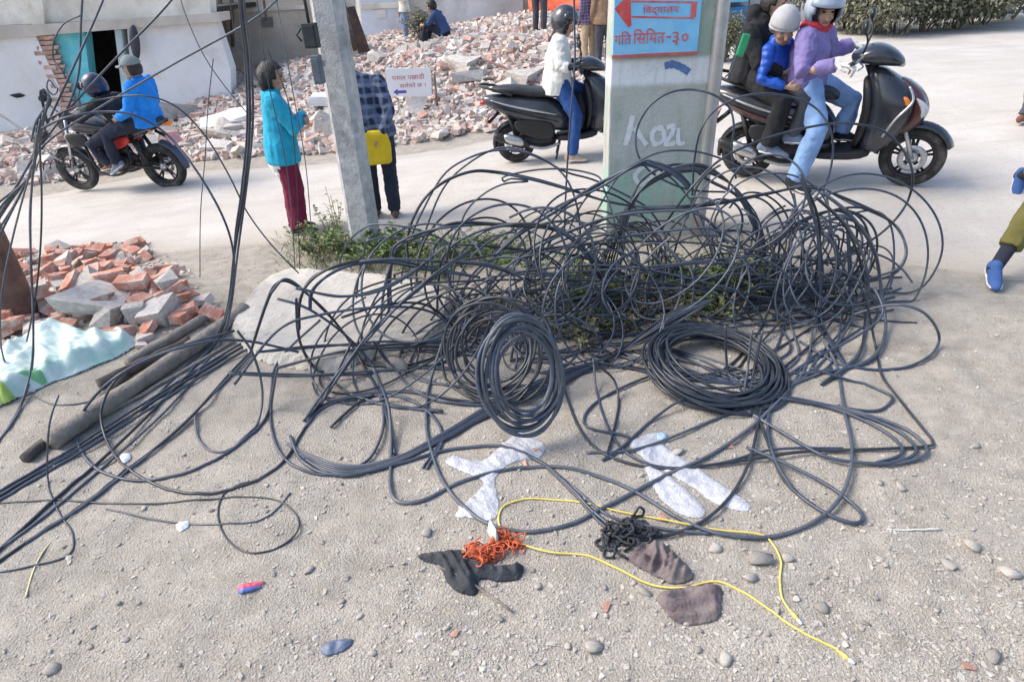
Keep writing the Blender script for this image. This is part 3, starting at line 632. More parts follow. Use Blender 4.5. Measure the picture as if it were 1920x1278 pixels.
# weathered beam and planks
gw = M('weathered_wood', (.19, .165, .14), (.33, .295, .255), .9, 12, .5, 50, c3=(.26, .225, .19), sc2=6); dwood = M('dark_plank', (.055, .045, .042), (.12, .10, .09), .85, 12, .4, 50)
def log(name, a, b, r, mat, label, cat, bend=.02, sides=10):
    pa, pb_ = G(*a), G(*b); pts = []; n = 14
    for i in range(n + 1):
        t = i / n; p = pa.lerp(pb_, t); z = ground_z(p.x, p.y) + r * .9; p.z = max(z, p.z + r * .9); p.x += bend * math.sin(t * 5); p.z += .01 * noise.noise((t * 4, r * 9, 1)); pts.append(p)
    c = pts[0].copy(); o = tube(name, [p - c for p in pts], [r * (1 + .10 * noise.noise((i * .6, r * 30, 2))) for i in range(n + 1)], mat, None, sides); o.location = c; return tag(o, label, cat)
log('timber_beam', (462, 590), (108, 842), .052, gw, 'long weathered grey timber beam lying under the hanging cables', 'beam')
log('timber_pole', (410, 585), (250, 690), .035, gw, 'short weathered pole lying behind the long beam', 'beam')
log('dark_plank', (360, 648), (190, 730), .04, dwood, 'dark rotten plank resting along the long beam', 'plank', .0, 5)
log('dark_stick', (240, 705), (62, 868), .03, dwood, 'dark rotten stick in the shadow of the long beam', 'stick', .03, 6)
log('thin_stick', (440, 640), (150, 812), .012, gw, 'thin grey stick lying along the near side of the beam', 'stick', .02, 6)
log('white_straw', (1662, 995), (1765, 992), .004, M('straw', (.62, .60, .54), (.74, .72, .66), .7, 20), 'thin pale straw on the bare gravel', 'straw', 0, 5)
for pts in (((1778, 414), (1790, 412), (1812, 404)), ((1722, 496), (1728, 510), (1750, 512), (1790, 502)), ((1755, 512), (1764, 498)), ((1600, 470), (1622, 463), (1640, 466)), ((820, 1060), (880, 1090), (960, 1145))):
    tw_ = catmull([G(px, py, .006) for px, py in pts], 5); tag(tube('twig', tw_, .005, gw, None, 5), 'thin dry twig lying on the dusty ground', 'twig', 'twigs on the dusty ground')
# ------------------------------------------------------------------ tipped bricks at the left
hp_poly = [(-90, 500), (60, 478), (150, 470), (260, 465), (340, 520), (420, 560), (410, 600), (330, 620), (250, 640), (120, 620), (40, 640), (-90, 700)]
hpg = [G(*p) for p in hp_poly]; hpp = [(p.x, p.y) for p in hpg]; n = 0
cen = Vector((sum(p.x for p in hpg) / len(hpg), sum(p.y for p in hpg) / len(hpg)))
while n < 150:
    x = random.uniform(min(p[0] for p in hpp), max(p[0] for p in hpp)); y = random.uniform(min(p[1] for p in hpp), max(p[1] for p in hpp))
    if not inside((x, y), hpp): continue
    ed = edged((x, y), hpp); k = random.random() < .8
    o = bpy.data.objects.new('brick' if k else 'concrete_chunk', random.choice(BRF) if k else random.choice(CH)); COL.objects.link(o)
    o.location = (x, y, ground_z(x, y) + .03 + random.random() * min(.14, ed * .35)); o.rotation_mode = 'QUATERNION'; o.rotation_quaternion = rq(.9)
    s = random.uniform(.75, 1.05) if k else random.uniform(.08, .2); o.scale = (s, s, s)
    if k: tag(o, 'broken orange-red brick in the heap by the rusty post', 'brick', 'bricks tipped by the rusty post')
    else: tag(o, 'pale mortar lump among the bricks by the rusty post', 'rubble', 'mortar lumps among the tipped bricks')
    n += 1
bits = []
for i in range(1500):
    x = random.uniform(min(p[0] for p in hpp) - .2, max(p[0] for p in hpp) + .2); y = random.uniform(min(p[1] for p in hpp) - .2, max(p[1] for p in hpp) + .15); 
    if not inside((x, y), hpp) and (random.random() < .6 or edged((x, y), hpp) > .12): continue
    s = .015 + .025 * random.expovariate(1.); s = min(s, .11); bits.append((random.randrange(8), (x, y, ground_z(x, y) + random.uniform(0, .08) * min(1, edged((x, y), hpp) * 3)), rq(1.2), (s * 1.3, s, s), random.random() ** .6))
tag(scatter('brick_crumbs', CH, bits, brick_s), 'brick crumbs and mortar dust around the tipped bricks', 'rubble')
for px, py, s in ((190, 585, (.45, .36, .2)), (300, 600, (.24, .2, .16)), (360, 560, (.16, .12, .1)), (225, 500, (.22, .14, .12))):
    p = G(px, py); o = bpy.data.objects.new('mortar_block', CH[int(px) % 8]); COL.objects.link(o); o.location = p + Vector((0, 0, s[2] * .4)); o.scale = s; o.rotation_euler = (.2, .1, px)
    tag(o, 'large grey mortar block sitting on the brick heap by the rusty post', 'rubble', 'mortar blocks on the tipped bricks')
for px, py in ((247, 468), (170, 478), (205, 478)):
    p = G(px, py); o = bpy.data.objects.new('brick', BRF[0]); COL.objects.link(o); o.location = p + Vector((0, 0, .035)); o.rotation_euler = (0, 0, px); tag(o, 'stray dusty brick at the road side of the brick heap', 'brick', 'stray bricks by the road')
# ------------------------------------------------------------------ stones and gravel
stone_m = M('stone', (.30, .275, .245), (.44, .41, .37), .9, 14, .25, 50, rnd=.28); grav_m = M('gravel', (.31, .28, .24), (.43, .395, .345), .93, 30, .2, 90); attr_mix(grav_m, 'tint', (.54, .505, .455))
ST = [chunk_mesh('stone', 200 + s, .5 + .05 * (s % 4), 18 + s, True) for s in range(7)]; GR_ = [chunk_mesh('gravel', 300 + s, .5 + .06 * (s % 4), 8 + s // 2) for s in range(7)]
for m in ST: m.materials.append(stone_m)
items = []; n = 0
while n < 30000:
    py = 560 + 760 * random.random() ** .8; px = random.uniform(-60, 1980); p = G(px, py)
    if noise.noise((p.x * 1.3, p.y * 1.3, 8)) + (.35 if px > 700 else -.25) + .25 * noise.noise((p.x * 4, p.y * 4, 2)) < random.uniform(-.5, .45): 
        if random.random() < .72: continue
    s = .0022 + .0021 * random.expovariate(1.); s = min(s, .016)
    items.append((random.randrange(7), (p.x, p.y, ground_z(p.x, p.y) + s * .12), rq(.5), (s * random.uniform(1.6, 2.6), s * 2, s * 1.6), random.random())); n += 1
for i in range(5000):                       # grit spread over the far and side ground too
    x, y = random.uniform(-7, 7), random.uniform(1., 8.5); s = random.uniform(.003, .012)
    if y > road_near(x): s *= .6
    items.append((random.randrange(7), (x, y, ground_z(x, y) + (.02 if y > road_near(x) else s * .2)), rq(.5), (s * 2, s * 1.6, s), random.random()))
tag(scatter('gravel', GR_, items, grav_m, False), 'fine gravel scattered over the bare dirt', 'gravel')
big = [(1425, 1052, .085), (1405, 1090, .06), (1820, 1024, .075), (800, 1000, .045), (1112, 1215, .06), (1360, 1240, .05), (1540, 1140, .05), (1205, 1110, .05), (1780, 1062, .05), (1890, 1080, .06), (1475, 1050, .04), (580, 1068, .04), (100, 1255, .05), (1340, 1030, .05), (1650, 905, .04), (1690, 915, .045), (1270, 846, .06), (745, 690, .12), (700, 1225, .03), (1860, 1230, .05), (1010, 1100, .04), (935, 1158, .035), (1830, 835, .04), (1295, 1140, .04)]
for k in range(170):
    px = random.uniform(0, 1920) if k % 3 else random.uniform(900, 1920); big.append((px, random.uniform(820, 1275), random.uniform(.011, .026)))
for i, (px, py, s) in enumerate(big):
    p = G(px, py); o = bpy.data.objects.new('stone', ST[i % 7]); COL.objects.link(o); o.location = (p.x, p.y, ground_z(p.x, p.y) + s * .18); o.scale = (s * random.uniform(1., 1.4), s * random.uniform(.8, 1.1), s * .75); o.rotation_euler = (random.gauss(0, .15), random.gauss(0, .15), random.uniform(0, 6))
    if i < 24: tag(o, 'larger rounded grey stone half buried in the gravelly dirt', 'stone', 'larger stones in the dirt')
    else: tag(o, 'small loose pebble lying on the gravelly dirt', 'stone', 'pebbles on the dirt')
FRG = [chunk_mesh('brick_fragment', 500 + k, .6, 12) for k in range(4)]; [m.materials.append(brick_f) for m in FRG]
for px, py, s in ((1240, 968, .045), (985, 872, .04), (1815, 1252, .035), (1135, 1138, .04), (1005, 845, .03), (855, 1190, .03), (1370, 838, .03)):
    p = G(px, py); o = bpy.data.objects.new('brick_fragment', FRG[int(px) % 4]); COL.objects.link(o); o.location = (p.x, p.y, ground_z(p.x, p.y) + .006); o.scale = (s * 1.3, s, s * .6); o.rotation_euler = (.1, .1, px); tag(o, 'flat orange brick fragment lying on the gravel', 'brick', 'brick fragments on the gravel')
# ------------------------------------------------------------------ plants
leafm = [M('leaf_%d' % i, c, tuple(v * 1.5 for v in c), .6, 9, rnd=.15) for i, c in enumerate(((.085, .14, .035), (.06, .105, .035), (.15, .17, .06), (.13, .125, .075), (.07, .085, .045)))]
stemm = M('stem', (.12, .11, .05), (.19, .16, .08), .8, 9)
def leaves(items, mat, name, parent):
    """items: (pos, direction, length, width)"""
    V = []; F = []
    for p, d, l, w_ in items:
        s = d.cross(Vector((random.gauss(0, .4), random.gauss(0, .4), 1))); s = s.normalized() * w_ if s.length > 1e-5 else Vector((w_, 0, 0)); o = len(V)
        dr = Vector((0, 0, -.22 * l)); V += [p, p + d * l * .5 + s, p + d * l + dr, p + d * l * .5 - s]; F.append((o, o + 1, o + 2, o + 3))
    return mesh(name, V, F, mat, parent)
def weed(px, py, h, ns, label, ll=.05, mat=0, spread=.12, group='weeds round the pole and pillar', nl=16):
    p = G(px, py); o = empty('weed', p, 0, label, 'plant', group); mb = MB(); it = []
    for k in range(ns):
        a = random.uniform(0, 6.28); tip = Vector((math.cos(a) * spread * random.uniform(.4, 1.3), math.sin(a) * spread * random.uniform(.4, 1.3), h * random.uniform(.5, 1.05))); b0 = Vector((math.cos(a) * .02, math.sin(a) * .02, 0)); mid = b0.lerp(tip, .5) + Vector((0, 0, h * .1))
        pts = catmull([b0, mid, tip], 6); mb.tube(pts, [.004 * (1 - .7 * i / len(pts)) for i in range(len(pts))], 4)
        for j in range(nl):
            q_ = pts[int(len(pts) * (.2 + .8 * random.random())) % len(pts)]; b = random.uniform(0, 6.28); d = Vector((math.cos(b), math.sin(b), random.uniform(-.1, .8))).normalized(); l = ll * random.uniform(.5, 1.2); it.append((q_, d, l, l * .24))
    mb.build('stem', stemm, o); leaves(it, leafm[mat], 'foliage', o); return o
weed(632, 470, .42, 9, 'tall flowering weed at the left foot of the concrete pole', .045, 2, .12)
weed(655, 485, .30, 14, 'dense green weed at the left foot of the concrete pole', .06, 0, .16); weed(600, 492, .22, 12, 'low green weed at the slab end', .05, 2, .16)
weed(585, 478, .26, 13, 'yellow-green weed beside the standing woman', .05, 2, .2); weed(640, 455, .55, 6, 'spindly tall weed with sparse leaves at the pole', .035, 2, .1, nl=12); weed(610, 470, .3, 14, 'leafy weed between the slab and the pole', .055, 0, .2)
weed(690, 500, .20, 14, 'low green weed in front of the concrete pole', .055, 0, .2); weed(738, 480, .24, 16, 'bushy green weed just right of the concrete pole', .06, 0, .2)
for px, py, h in ((715, 478, .2), (760, 490, .24), (815, 490, .22), (865, 492, .2), (905, 485, .2), (950, 478, .16), (1085, 545, .2), (1140, 555, .2), (1220, 520, .2), (1365, 530, .25), (1310, 565, .22), (790, 472, .22), (840, 478, .22), (890, 470, .18), (770, 508, .16), (835, 515, .15), (930, 500, .16), (1000, 505, .16), (1060, 560, .16), (1110, 520, .2), (1300, 530, .2), (1345, 545, .25), (1390, 560, .2), (1335, 590, .18), (1120, 590, .15), (1180, 560, .18), (1250, 545, .2), (1420, 520, .18)):
    weed(px, py, h, 13, 'green ground weed growing under the cable tangle', .05, random.choice((0, 0, 2)), .2)
for px, py in ((1020, 610), (1085, 640), (1150, 615), (1210, 600), (1290, 600), (950, 600), (890, 590), (1240, 580)):
    weed(px, py, .12, 12, 'dry yellowed weed on the ground under the tangle', .05, 3, .2)
items_g = []
for i in range(5200):
    px, py = random.uniform(540, 1430), random.uniform(448, 620)
    if noise.noise((px * .012, py * .02, 3)) < -.05 or (px < 860 and py > 530): continue
    p = G(px, py); a = random.uniform(0, 6.28); items_g.append((Vector((p.x, p.y, ground_z(p.x, p.y) - .005)), Vector((math.cos(a) * .5, math.sin(a) * .5, 1)).normalized(), random.uniform(.04, .11), .003))
for i in range(1500):
    px, py = random.gauss(660, 75), random.gauss(470, 22); p = G(px, py); a = random.uniform(0, 6.28)
    if py < 438 or px < 520: continue
    items_g.append((Vector((p.x, p.y, ground_z(p.x, p.y) - .005)), Vector((math.cos(a) * .6, math.sin(a) * .6, 1)).normalized(), random.uniform(.06, .16), .004))
dry = []
for i in range(2600):
    px, py = random.uniform(280, 1480), random.uniform(452, 640); p = G(px, py); a = random.uniform(0, 6.28); dry.append((Vector((p.x, p.y, ground_z(p.x, p.y) + .006)), Vector((math.cos(a), math.sin(a), random.uniform(0, .25))).normalized(), random.uniform(.02, .07), .003))
tag(leaves(dry, M('dry_litter', (.24, .19, .10), (.36, .30, .18), .9, 9), 'dry_litter', None), 'dry straw and leaf litter on the dirt verge', 'litter', kind='stuff')
tag(leaves(items_g, leafm[2], 'grass', None), 'thin grass around the pillar foot', 'grass', kind='stuff')
def bush(loc, rad, h, n, mats, label, ll=.07, name='bush', group=None, cat='bush'):
    o = empty(name, loc, 0, label, cat, group); mb = MB(); lob = []
    for k in range(9): a = random.uniform(0, 6.28); r = rad * random.uniform(.1, .75); lob.append((Vector((math.cos(a) * r, math.sin(a) * r, h * random.uniform(.35, .8))), random.uniform(.3, .5)))
    for c, s in lob[:7]: mb.tube(catmull([Vector((c.x * .1, c.y * .1, -.1)), c * .5 + Vector((0, 0, .05)), c], 4), [.03 * (1 - i / 10) for i in range(9)], 5)
    mb.build('trunk', wood, o)
    for m_ in mats:
        it = []
        for i in range(n // len(mats)):
            c, s = random.choice(lob); v = Vector((random.gauss(0, 1), random.gauss(0, 1), random.gauss(0, 1))).normalized() * random.random() ** .45
            p = c + Vector((v.x * rad * s, v.y * rad * s, v.z * h * s * .8)); p.z = max(p.z, .02); d = (v + Vector((random.gauss(0, .6), random.gauss(0, .6), random.gauss(0, .6)))).normalized(); l = ll * random.uniform(.6, 1.3); it.append((p, d, l, l * .3))
        leaves(it, m_, 'crown', o)
    return o
grey_leaf = [M('dusty_leaf_%d' % i, c, tuple(v * 1.4 for v in c), .8, 3) for i, c in enumerate(((.16, .165, .11), (.10, .11, .075), (.24, .225, .16)))]
for i, (px, py, rad, h) in enumerate(((1625, 66, 1.5, 1.5), (1680, 62, 1.5, 1.7), (1730, 62, 1.4, 1.5), (1785, 55, 1.6, 1.7), (1835, 48, 1.5, 1.6), (1885, 38, 1.8, 1.6), (1590, 55, 1.5, 1.6), (1650, 30, 1.8, 1.9), (1760, 26, 1.8, 2.0), (1550, 60, 1.3, 1.5))):
    bush(G(px, py), rad, h, 5200, grey_leaf, 'dusty grey-green roadside bush lining the uphill track', .10, group='bushes along the track')
bush(G(1352, 118), .75, .95, 4200, [leafm[4], grey_leaf[0], leafm[3]], 'dusty bush beyond the pipe post, near the blue kiosk', .06)
bush(P(792, 76, 17.8), .42, .62, 1500, [grey_leaf[0], grey_leaf[2]], 'dry pale shrub growing on top of the rubble', .07)
p = P(1337, 62, 11.5); bm = bmesh.new(); bmesh.ops.create_icosphere(bm, subdivisions=3, radius=.10)
for v in bm.verts: v.co *= 1 + .18 * noise.noise(v.co * 40)
o = bmobj('flower_head', bm, M('marigold', (.70, .34, .03), (.85, .5, .06), .8, 30, .5, 60), None, True); o.location = p; tag(o, 'round yellow-orange marigold bloom in the dusty bush', 'flower')
# ------------------------------------------------------------------ cables
cab_m = [M('cable_%d' % i, c, tuple(v * 1.6 for v in c), r_, 25, .04, 120, c3=d_, sc2=3, spec=.55) for i, (c, r_, d_) in enumerate((((.034, .046, .072), .40, (.085, .097, .12)), ((.020, .025, .034), .38, (.06, .066, .076)), ((.056, .069, .092), .45, (.145, .15, .16))))]
HANG = 'black cable hanging down to the bundle at the old beam'; GH = 'cables hanging at the left'
LOOPG = 'black cable loop lying on the dirt beside the old beam'; GL = 'loops on the dirt'
FR = 'black cable loop sprawling over the dirt and film'; GF = 'loops sprawling toward the rags'
TOPL = 'springy black cable arching high over the tangle before the pillar'; GT = 'arches on top of the tangle'
RT = 'black cable arching out over the gravel before the scooter with three riders'; GR = 'arches at the scooter side'
STR = 'thin wire strand hanging in front of the woman in turquoise'; GS = 'thin hanging strands'
KN = 'black cable gathered into the knot before the white house'; GK = 'cables of the knot'
cseed = [0]
def cable(pts, Y, r=.0075, rep=1, jit=5., label=None, name='cable', group='cables of the great tangle', mat=None, ends=True, nz=.07):
    if label is None: label = 'black cable looped through the great tangle'
    for k in range(rep):
        cseed[0] += 1; sd = cseed[0] * 3.1; n = len(pts); w3 = []
        for i, (px, py) in enumerate(pts):
            if k: px += jit * 1.6 * noise.noise((i * .8, sd, 1)); py += jit * 1.6 * noise.noise((i * .8, sd, 5)); 
            t = i / (n - 1)
            if Y == 'g': p = G(px, py, r * 1.2 + .012 * abs(noise.noise((i * .7, sd, 2))))
            else:
                if isinstance(Y, (tuple, list)):
                    u = t * (len(Y) - 1); j = min(int(u), len(Y) - 2); y = Y[j] + (Y[j + 1] - Y[j]) * (u - j)
                else: y = Y
                y += nz * noise.noise((i * .6, sd, 3)) * 2 + (k * .018)
                p = P(px, py, y)
                if p.z < ground_z(p.x, p.y) + r: p = G(px, py, r * 1.1 + .01 * abs(noise.noise((i * .7, sd, 2))))
            w3.append(p)
        if group in (GT, 'long strands in the tangle') and max(q_[1] for q_ in pts) < 640:
            for end in (0, 1):                          # loose ends droop on to the ground or into the pile
                q0, q1 = (w3[0], w3[1]) if end == 0 else (w3[-1], w3[-2]); d = (q0 - q1).normalized(); d.z = min(d.z, .25); sw_ = .35 * noise.noise((sd, end * 7, 1)); ext = []; q = q0.copy()
                for m_ in range(4):
                    d = (d + Vector((-d.y * sw_, d.x * sw_, -.3))).normalized(); q = q + d * .10; q.y = min(q.y, 4.95); gq = ground_z(q.x, q.y) + r
                    if q.z < gq: q.z = gq; d.z = 0
                    ext.append(q.copy())
                w3 = (ext[::-1] + w3) if end == 0 else (w3 + ext)
        cv = catmull(w3, 7)
        for p in cv:                                    # never below the dirt
            gzz = ground_z(p.x, p.y) + r * .8
            if p.z < gzz: p.z = gzz
        c = cv[0].copy(); o = tube(name, [p - c for p in cv], r, mat or cab_m[cseed[0] % 3 if cseed[0] % 5 else 0], None, 7); o.location = c
        tag(o, label, 'cable', group)
# left hanging bundle
cable([(447, -140), (452, 0), (464, 110), (468, 230), (458, 350), (440, 470), (428, 570), (405, 640), (340, 715), (240, 815), (120, 925), (-60, 1080)], 3.75, .0085, 1, label=HANG, group=GH)
cable([(452, -140), (457, 0), (470, 110), (474, 230), (462, 350), (446, 470), (432, 580), (410, 650), (320, 760), (200, 870), (90, 965), (-60, 1070)], 3.78, .007, 1, label=HANG, group=GH)
cable([(443, -140), (448, 0), (459, 110), (463, 240), (452, 360), (441, 440), (436, 530), (420, 600), (380, 660), (260, 770), (140, 850), (-60, 960)], 3.8, .006, 1, label=HANG, group=GH)
for dy in (0, 9, -8): cable([(560, 600 + dy), (470, 642 + dy), (380, 695 + dy), (260, 770 + dy), (130, 852 + dy), (0, 930 + dy), (-90, 985 + dy)], 'g', .008, label='black cable lying in the bundle along the old beam', group='bundle along the beam')
cable([(520, 612), (440, 690), (350, 790), (250, 872), (130, 965), (0, 1050), (-90, 1110)], 'g', .0075, 2, 8, label='black cable lying in the bundle along the old beam', group='bundle along the beam')
# knot at the far left
for pts in ([(345, -30), (300, 25), (200, 128), (105, 235), (45, 325), (0, 395), (-60, 480)], [(205, -30), (185, 20), (145, 110), (92, 225), (50, 315), (10, 385), (-60, 470)], [(530, -10), (470, 40), (330, 118), (190, 200), (85, 270), (30, 350), (-40, 470)],
            [(158, -60), (152, 40), (147, 140), (120, 215), (80, 265), (55, 330), (20, 400), (-40, 520)], [(-40, 190), (0, 215), (50, 250), (80, 275), (110, 300), (140, 310)]): cable(pts, (4.1, 3.6), .006, 1, label=KN, group=GK)
cable([(70, 250), (62, 320), (57, 400), (58, 500), (62, 600), (60, 690), (36, 770), (-20, 850)], 3.4, .006, 2, 4, label=KN, group=GK)
cable([(74, 270), (78, 360), (76, 460), (66, 560), (50, 640)], 3.45, .005, label=KN, group=GK); cable([(60, 310), (30, 420), (8, 520), (0, 600), (10, 680), (60, 740), (110, 760), (170, 752)], 3.4, .005, label=KN, group=GK)
cable([(72, 245), (120, 222), (190, 210), (250, 216), (310, 250), (365, 315), (415, 400), (437, 470), (436, 540), (420, 610)], 3.6, .0065, label=KN, group=GK)
cable([(68, 235), (130, 205), (200, 185), (270, 180), (330, 200), (385, 255), (430, 330), (465, 400), (510, 460), (560, 512)], 3.8, .0045, label=KN, group=GK)
cable([(150, 30), (120, 45), (102, 75), (100, 110), (115, 130), (125, 150)], 4, .004, label=KN, group=GK); cable([(104, 165), (92, 150), (88, 165), (100, 178), (108, 168), (98, 150)], 3.9, .004, label=KN, group=GK)
cable([(90, 235), (76, 178), (80, 172), (95, 190), (70, 230), (60, 265), (90, 250), (66, 280)], 3.7, .006, 2, 6, label=KN, group=GK)
cable([(66 + i * 3.0 + 3 * math.cos(i * 1.5), 312 + 9 * math.sin(i * 1.5) - i * .35) for i in range(26)], 3.6, .003, label='small springy coil of wire hanging on the cable knot', group=None, name='wire_spring', nz=.01)
for off in range(4): cable([(88 - 6 * off, 200 + 12 * off), (74 - 3 * off, 260 + 4 * off), (58, 318 + 4 * off), (22 - 12 * off, 392), (-50, 500 - 10 * off)], 3.62, .006, label=KN, group=GK)
# thin strands
for pts in ([(512, -40), (522, 20), (545, 150), (572, 300), (584, 430), (594, 505)], [(475, -40), (486, 30), (502, 150), (535, 300), (548, 420), (553, 505)], [(428, -40), (436, 40), (452, 90), (490, 160)], [(330, -40), (345, 20), (380, 100), (420, 160), (470, 220)], [(375, 520), (376, 400), (385, 290), (390, 200), (400, 110)], [(500, 90), (540, 190), (555, 320), (562, 505)]):
    cable(pts, 4.3, .0032, label=STR, group=GS)
cable([(1076, -60), (1077, 40), (1078, 110), (1070, 220), (1062, 340), (1058, 440)], 4.6, .007, label='single straight black cable hanging beside the white jacket rider', name='cable')
cable([(1412, -60), (1400, 40), (1385, 90), (1372, 130), (1360, 145)], 4.9, .006, label='black cable end hanging by the green clip', group=None)
# arches on top
cable([(770, 520), (764, 450), (785, 390), (825, 345), (880, 322), (930, 322), (1000, 335), (1070, 355), (1140, 378), (1220, 388), (1330, 382), (1440, 362), (1520, 352), (1600, 378), (1670, 415), (1699, 462), (1690, 500), (1655, 522), (1570, 534), (1440, 532)], (4.3, 4.2, 4.4, 4.2, 3.9, 3.8), .0085, 2, 6, label=TOPL, group=GT)
cable([(765, 460), (790, 400), (830, 330), (875, 298), (930, 282), (985, 287), (1040, 312), (1070, 350), (1086, 410), (1085, 465), (1060, 500)], 4.5, .0075, label=TOPL, group=GT)
cable([(795, 440), (830, 355), (880, 305), (940, 277), (1000, 290), (1060, 322), (1120, 340), (1200, 380)], 4.6, .0075, label=TOPL, group=GT)
cable([(855, 455), (872, 400), (905, 365), (945, 345), (990, 340), (960, 335), (945, 340), (948, 330), (1010, 318), (1070, 318), (1120, 330), (1130, 350)], 4.4, .007, label=TOPL, group=GT)
cable([(735, 490), (742, 460), (790, 436), (860, 424), (960, 420), (1040, 428), (1085, 455), (1115, 490), (1150, 512), (1210, 532), (1310, 545), (1420, 540)], 4.0, .009, 3, 8, label=TOPL, group=GT)
cable([(676, 432), (700, 421), (750, 424), (810, 440), (850, 465), (868, 505), (900, 540)], 4.2, .007, label=TOPL, group=GT); cable([(684, 470), (690, 452), (730, 446), (800, 455), (900, 460), (1000, 470)], 4.2, .007, 2, label=TOPL, group=GT)
cable([(822, 530), (828, 485), (860, 452), (920, 428), (1000, 420), (1060, 440), (1100, 480), (1130, 530)], 3.9, .008, 2, label=TOPL, group=GT)
cable([(1380, 335), (1372, 285), (1376, 235), (1366, 200), (1338, 178), (1295, 168), (1250, 176), (1214, 204), (1193, 248), (1197, 292), (1228, 328), (1290, 355), (1360, 360)], 4.55, .0075, label='tall round cable loop standing in front of the pillar', group=None)
cable([(1262, 480), (1278, 430), (1296, 380), (1302, 300), (1316, 240), (1350, 200), (1405, 178), (1465, 178), (1520, 196), (1552, 232), (1562, 280), (1552, 335), (1530, 368), (1490, 400)], 4.3, .007, label='tall cable loop standing in front of the scooter with three riders', group=None)
cable([(1240, 430), (1290, 360), (1350, 300), (1430, 262), (1510, 240), (1580, 231), (1650, 243), (1692, 280), (1711, 325), (1704, 372), (1680, 410), (1640, 446), (1580, 478), (1500, 500)], 4.1, .008, label=RT, group=GR)
cable([(1120, 350), (1180, 312), (1240, 285), (1310, 285), (1380, 310), (1440, 350), (1500, 400), (1530, 460)], 4.5, .0075, label=TOPL, group=GT)
cable([(1165, 480), (1168, 420), (1195, 350), (1235, 318), (1285, 310), (1330, 340), (1370, 360)], 4.5, .007, 2, label=TOPL, group=GT); cable([(1125, 385), (1160, 330), (1190, 312), (1230, 315), (1270, 345), (1310, 400), (1330, 460)], 4.6, .007, label=TOPL, group=GT)
for q_ in range(6): cable([(1148 + q_ * 5, 440 - q_ * 3), (1180 + q_ * 4, 380 - q_ * 4), (1240, 335 - q_ * 2), (1310, 322 - q_ * 3), (1370, 345), (1410, 390 + 6 * q_)], 4.5 - .03 * q_, .006, label=TOPL, group=GT)
for q_ in range(5): cable([(1150 - q_ * 4, 470), (1162 + 6 * q_, 430 - 3 * q_), (1190 + 7 * q_, 430), (1212 + 8 * q_, 455), (1217 + 8 * q_, 500)], 4.4, .006, label=TOPL, group=GT)
cable([(870, 540), (960, 450), (1050, 390), (1120, 345), (1200, 310)], 4.1, .0085, 3, 9, label=TOPL, group=GT); cable([(900, 560), (1000, 470), (1100, 420), (1190, 400), (1280, 395)], 4.0, .008, 3, 9, label=TOPL, group=GT)
# right side arches
cable([(1540, 360), (1595, 405), (1638, 470), (1654, 550), (1660, 620), (1640, 665), (1590, 690), (1500, 700)], 3.7, .0095, 2, 5, label=RT, group=GR)
cable([(1530, 370), (1585, 425), (1615, 500), (1622, 580), (1616, 650), (1590, 690), (1540, 720)], 3.75, .009, 2, 9, label=RT, group=GR)
cable([(1500, 330), (1530, 420), (1538, 520), (1540, 600), (1560, 650), (1590, 690)], 3.8, .009, 3, 11, label=RT, group=GR)
cable([(1600, 590), (1650, 575), (1692, 572), (1732, 586), (1756, 615), (1760, 642), (1742, 668), (1692, 690), (1622, 692), (1570, 680), (1500, 640)], (3.5, 3.3, 3.3, 3.5), .0085, label='lone cable loop jutting out over bare gravel', group=None)
cable([(1620, 540), (1640, 640), (1652, 700), (1684, 745), (1728, 800), (1748, 826), (1738, 836), (1650, 841), (1510, 846), (1400, 862), (1260, 878), (1180, 868), (1120, 842), (1085, 800), (1062, 740), (1050, 690)], 3.4, .0075, label=FR, group=GF)
for ex in (0, 20, 46): cable([(1400, 770), (1470, 812), (1550, 856), (1630, 868), (1690 - ex, 867), (1734 - ex, 852), (1731 - ex, 830), (1690 - ex, 800), (1600 - ex * .5, 770), (1500, 752), (1420, 740)], 'g' if ex else 2.9, .0085, label=FR, group=GF)
cable([(1545, 640), (1570, 690), (1582, 765), (1597, 835), (1590, 900), (1560, 952), (1500, 990), (1430, 1007), (1350, 1000), (1275, 972), (1185, 918), (1100, 886), (1020, 876), (940, 884), (850, 912), (790, 938), (748, 940), (732, 915), (733, 850), (728, 760), (700, 690)], (3.3, 2.5, 2.35, 2.5, 3.0), .009, label=FR, group=GF)
cable([(1400, 838), (1480, 872), (1550, 908), (1600, 945), (1618, 970), (1600, 980), (1550, 962), (1496, 925), (1458, 872), (1441, 815), (1445, 760), (1475, 708), (1535, 668), (1610, 628), (1655, 588), (1640, 540)], (2.8, 2.5, 3.0, 3.5), .0085, label=FR, group=GF)
cable([(1440, 700), (1424, 780), (1408, 855), (1378, 918), (1330, 968), (1270, 998), (1215, 1006), (1180, 1003)], (3.2, 2.5), .008, label='black cable running down to the dark cloth knot', group=None)
cable([(830, 640), (806, 720), (800, 800), (820, 880), (850, 930), (900, 974), (960, 994), (1015, 994), (1080, 978), (1150, 942), (1250, 890), (1340, 848), (1420, 790), (1480, 730)], (3.4, 2.6, 2.4, 2.8, 3.2), .0095, label='thick black cable bowed round the torn film and the yellow cord', group=None)
cable([(545, 820), (570, 868), (640, 890), (760, 866), (850, 842), (940, 840), (1010, 864), (1060, 908), (1110, 958), (1165, 1000)], (2.9, 2.9, 2.5, 2.3), .0095, label=FR, group=GF)
cable([(1015, 868), (1070, 922), (1130, 984), (1160, 1000)], 2.5, .0075, label=FR, group=GF); cable([(1020, 870), (1090, 930), (1150, 970), (1240, 990), (1330, 1000)], 2.5, .0075, label=FR, group=GF)
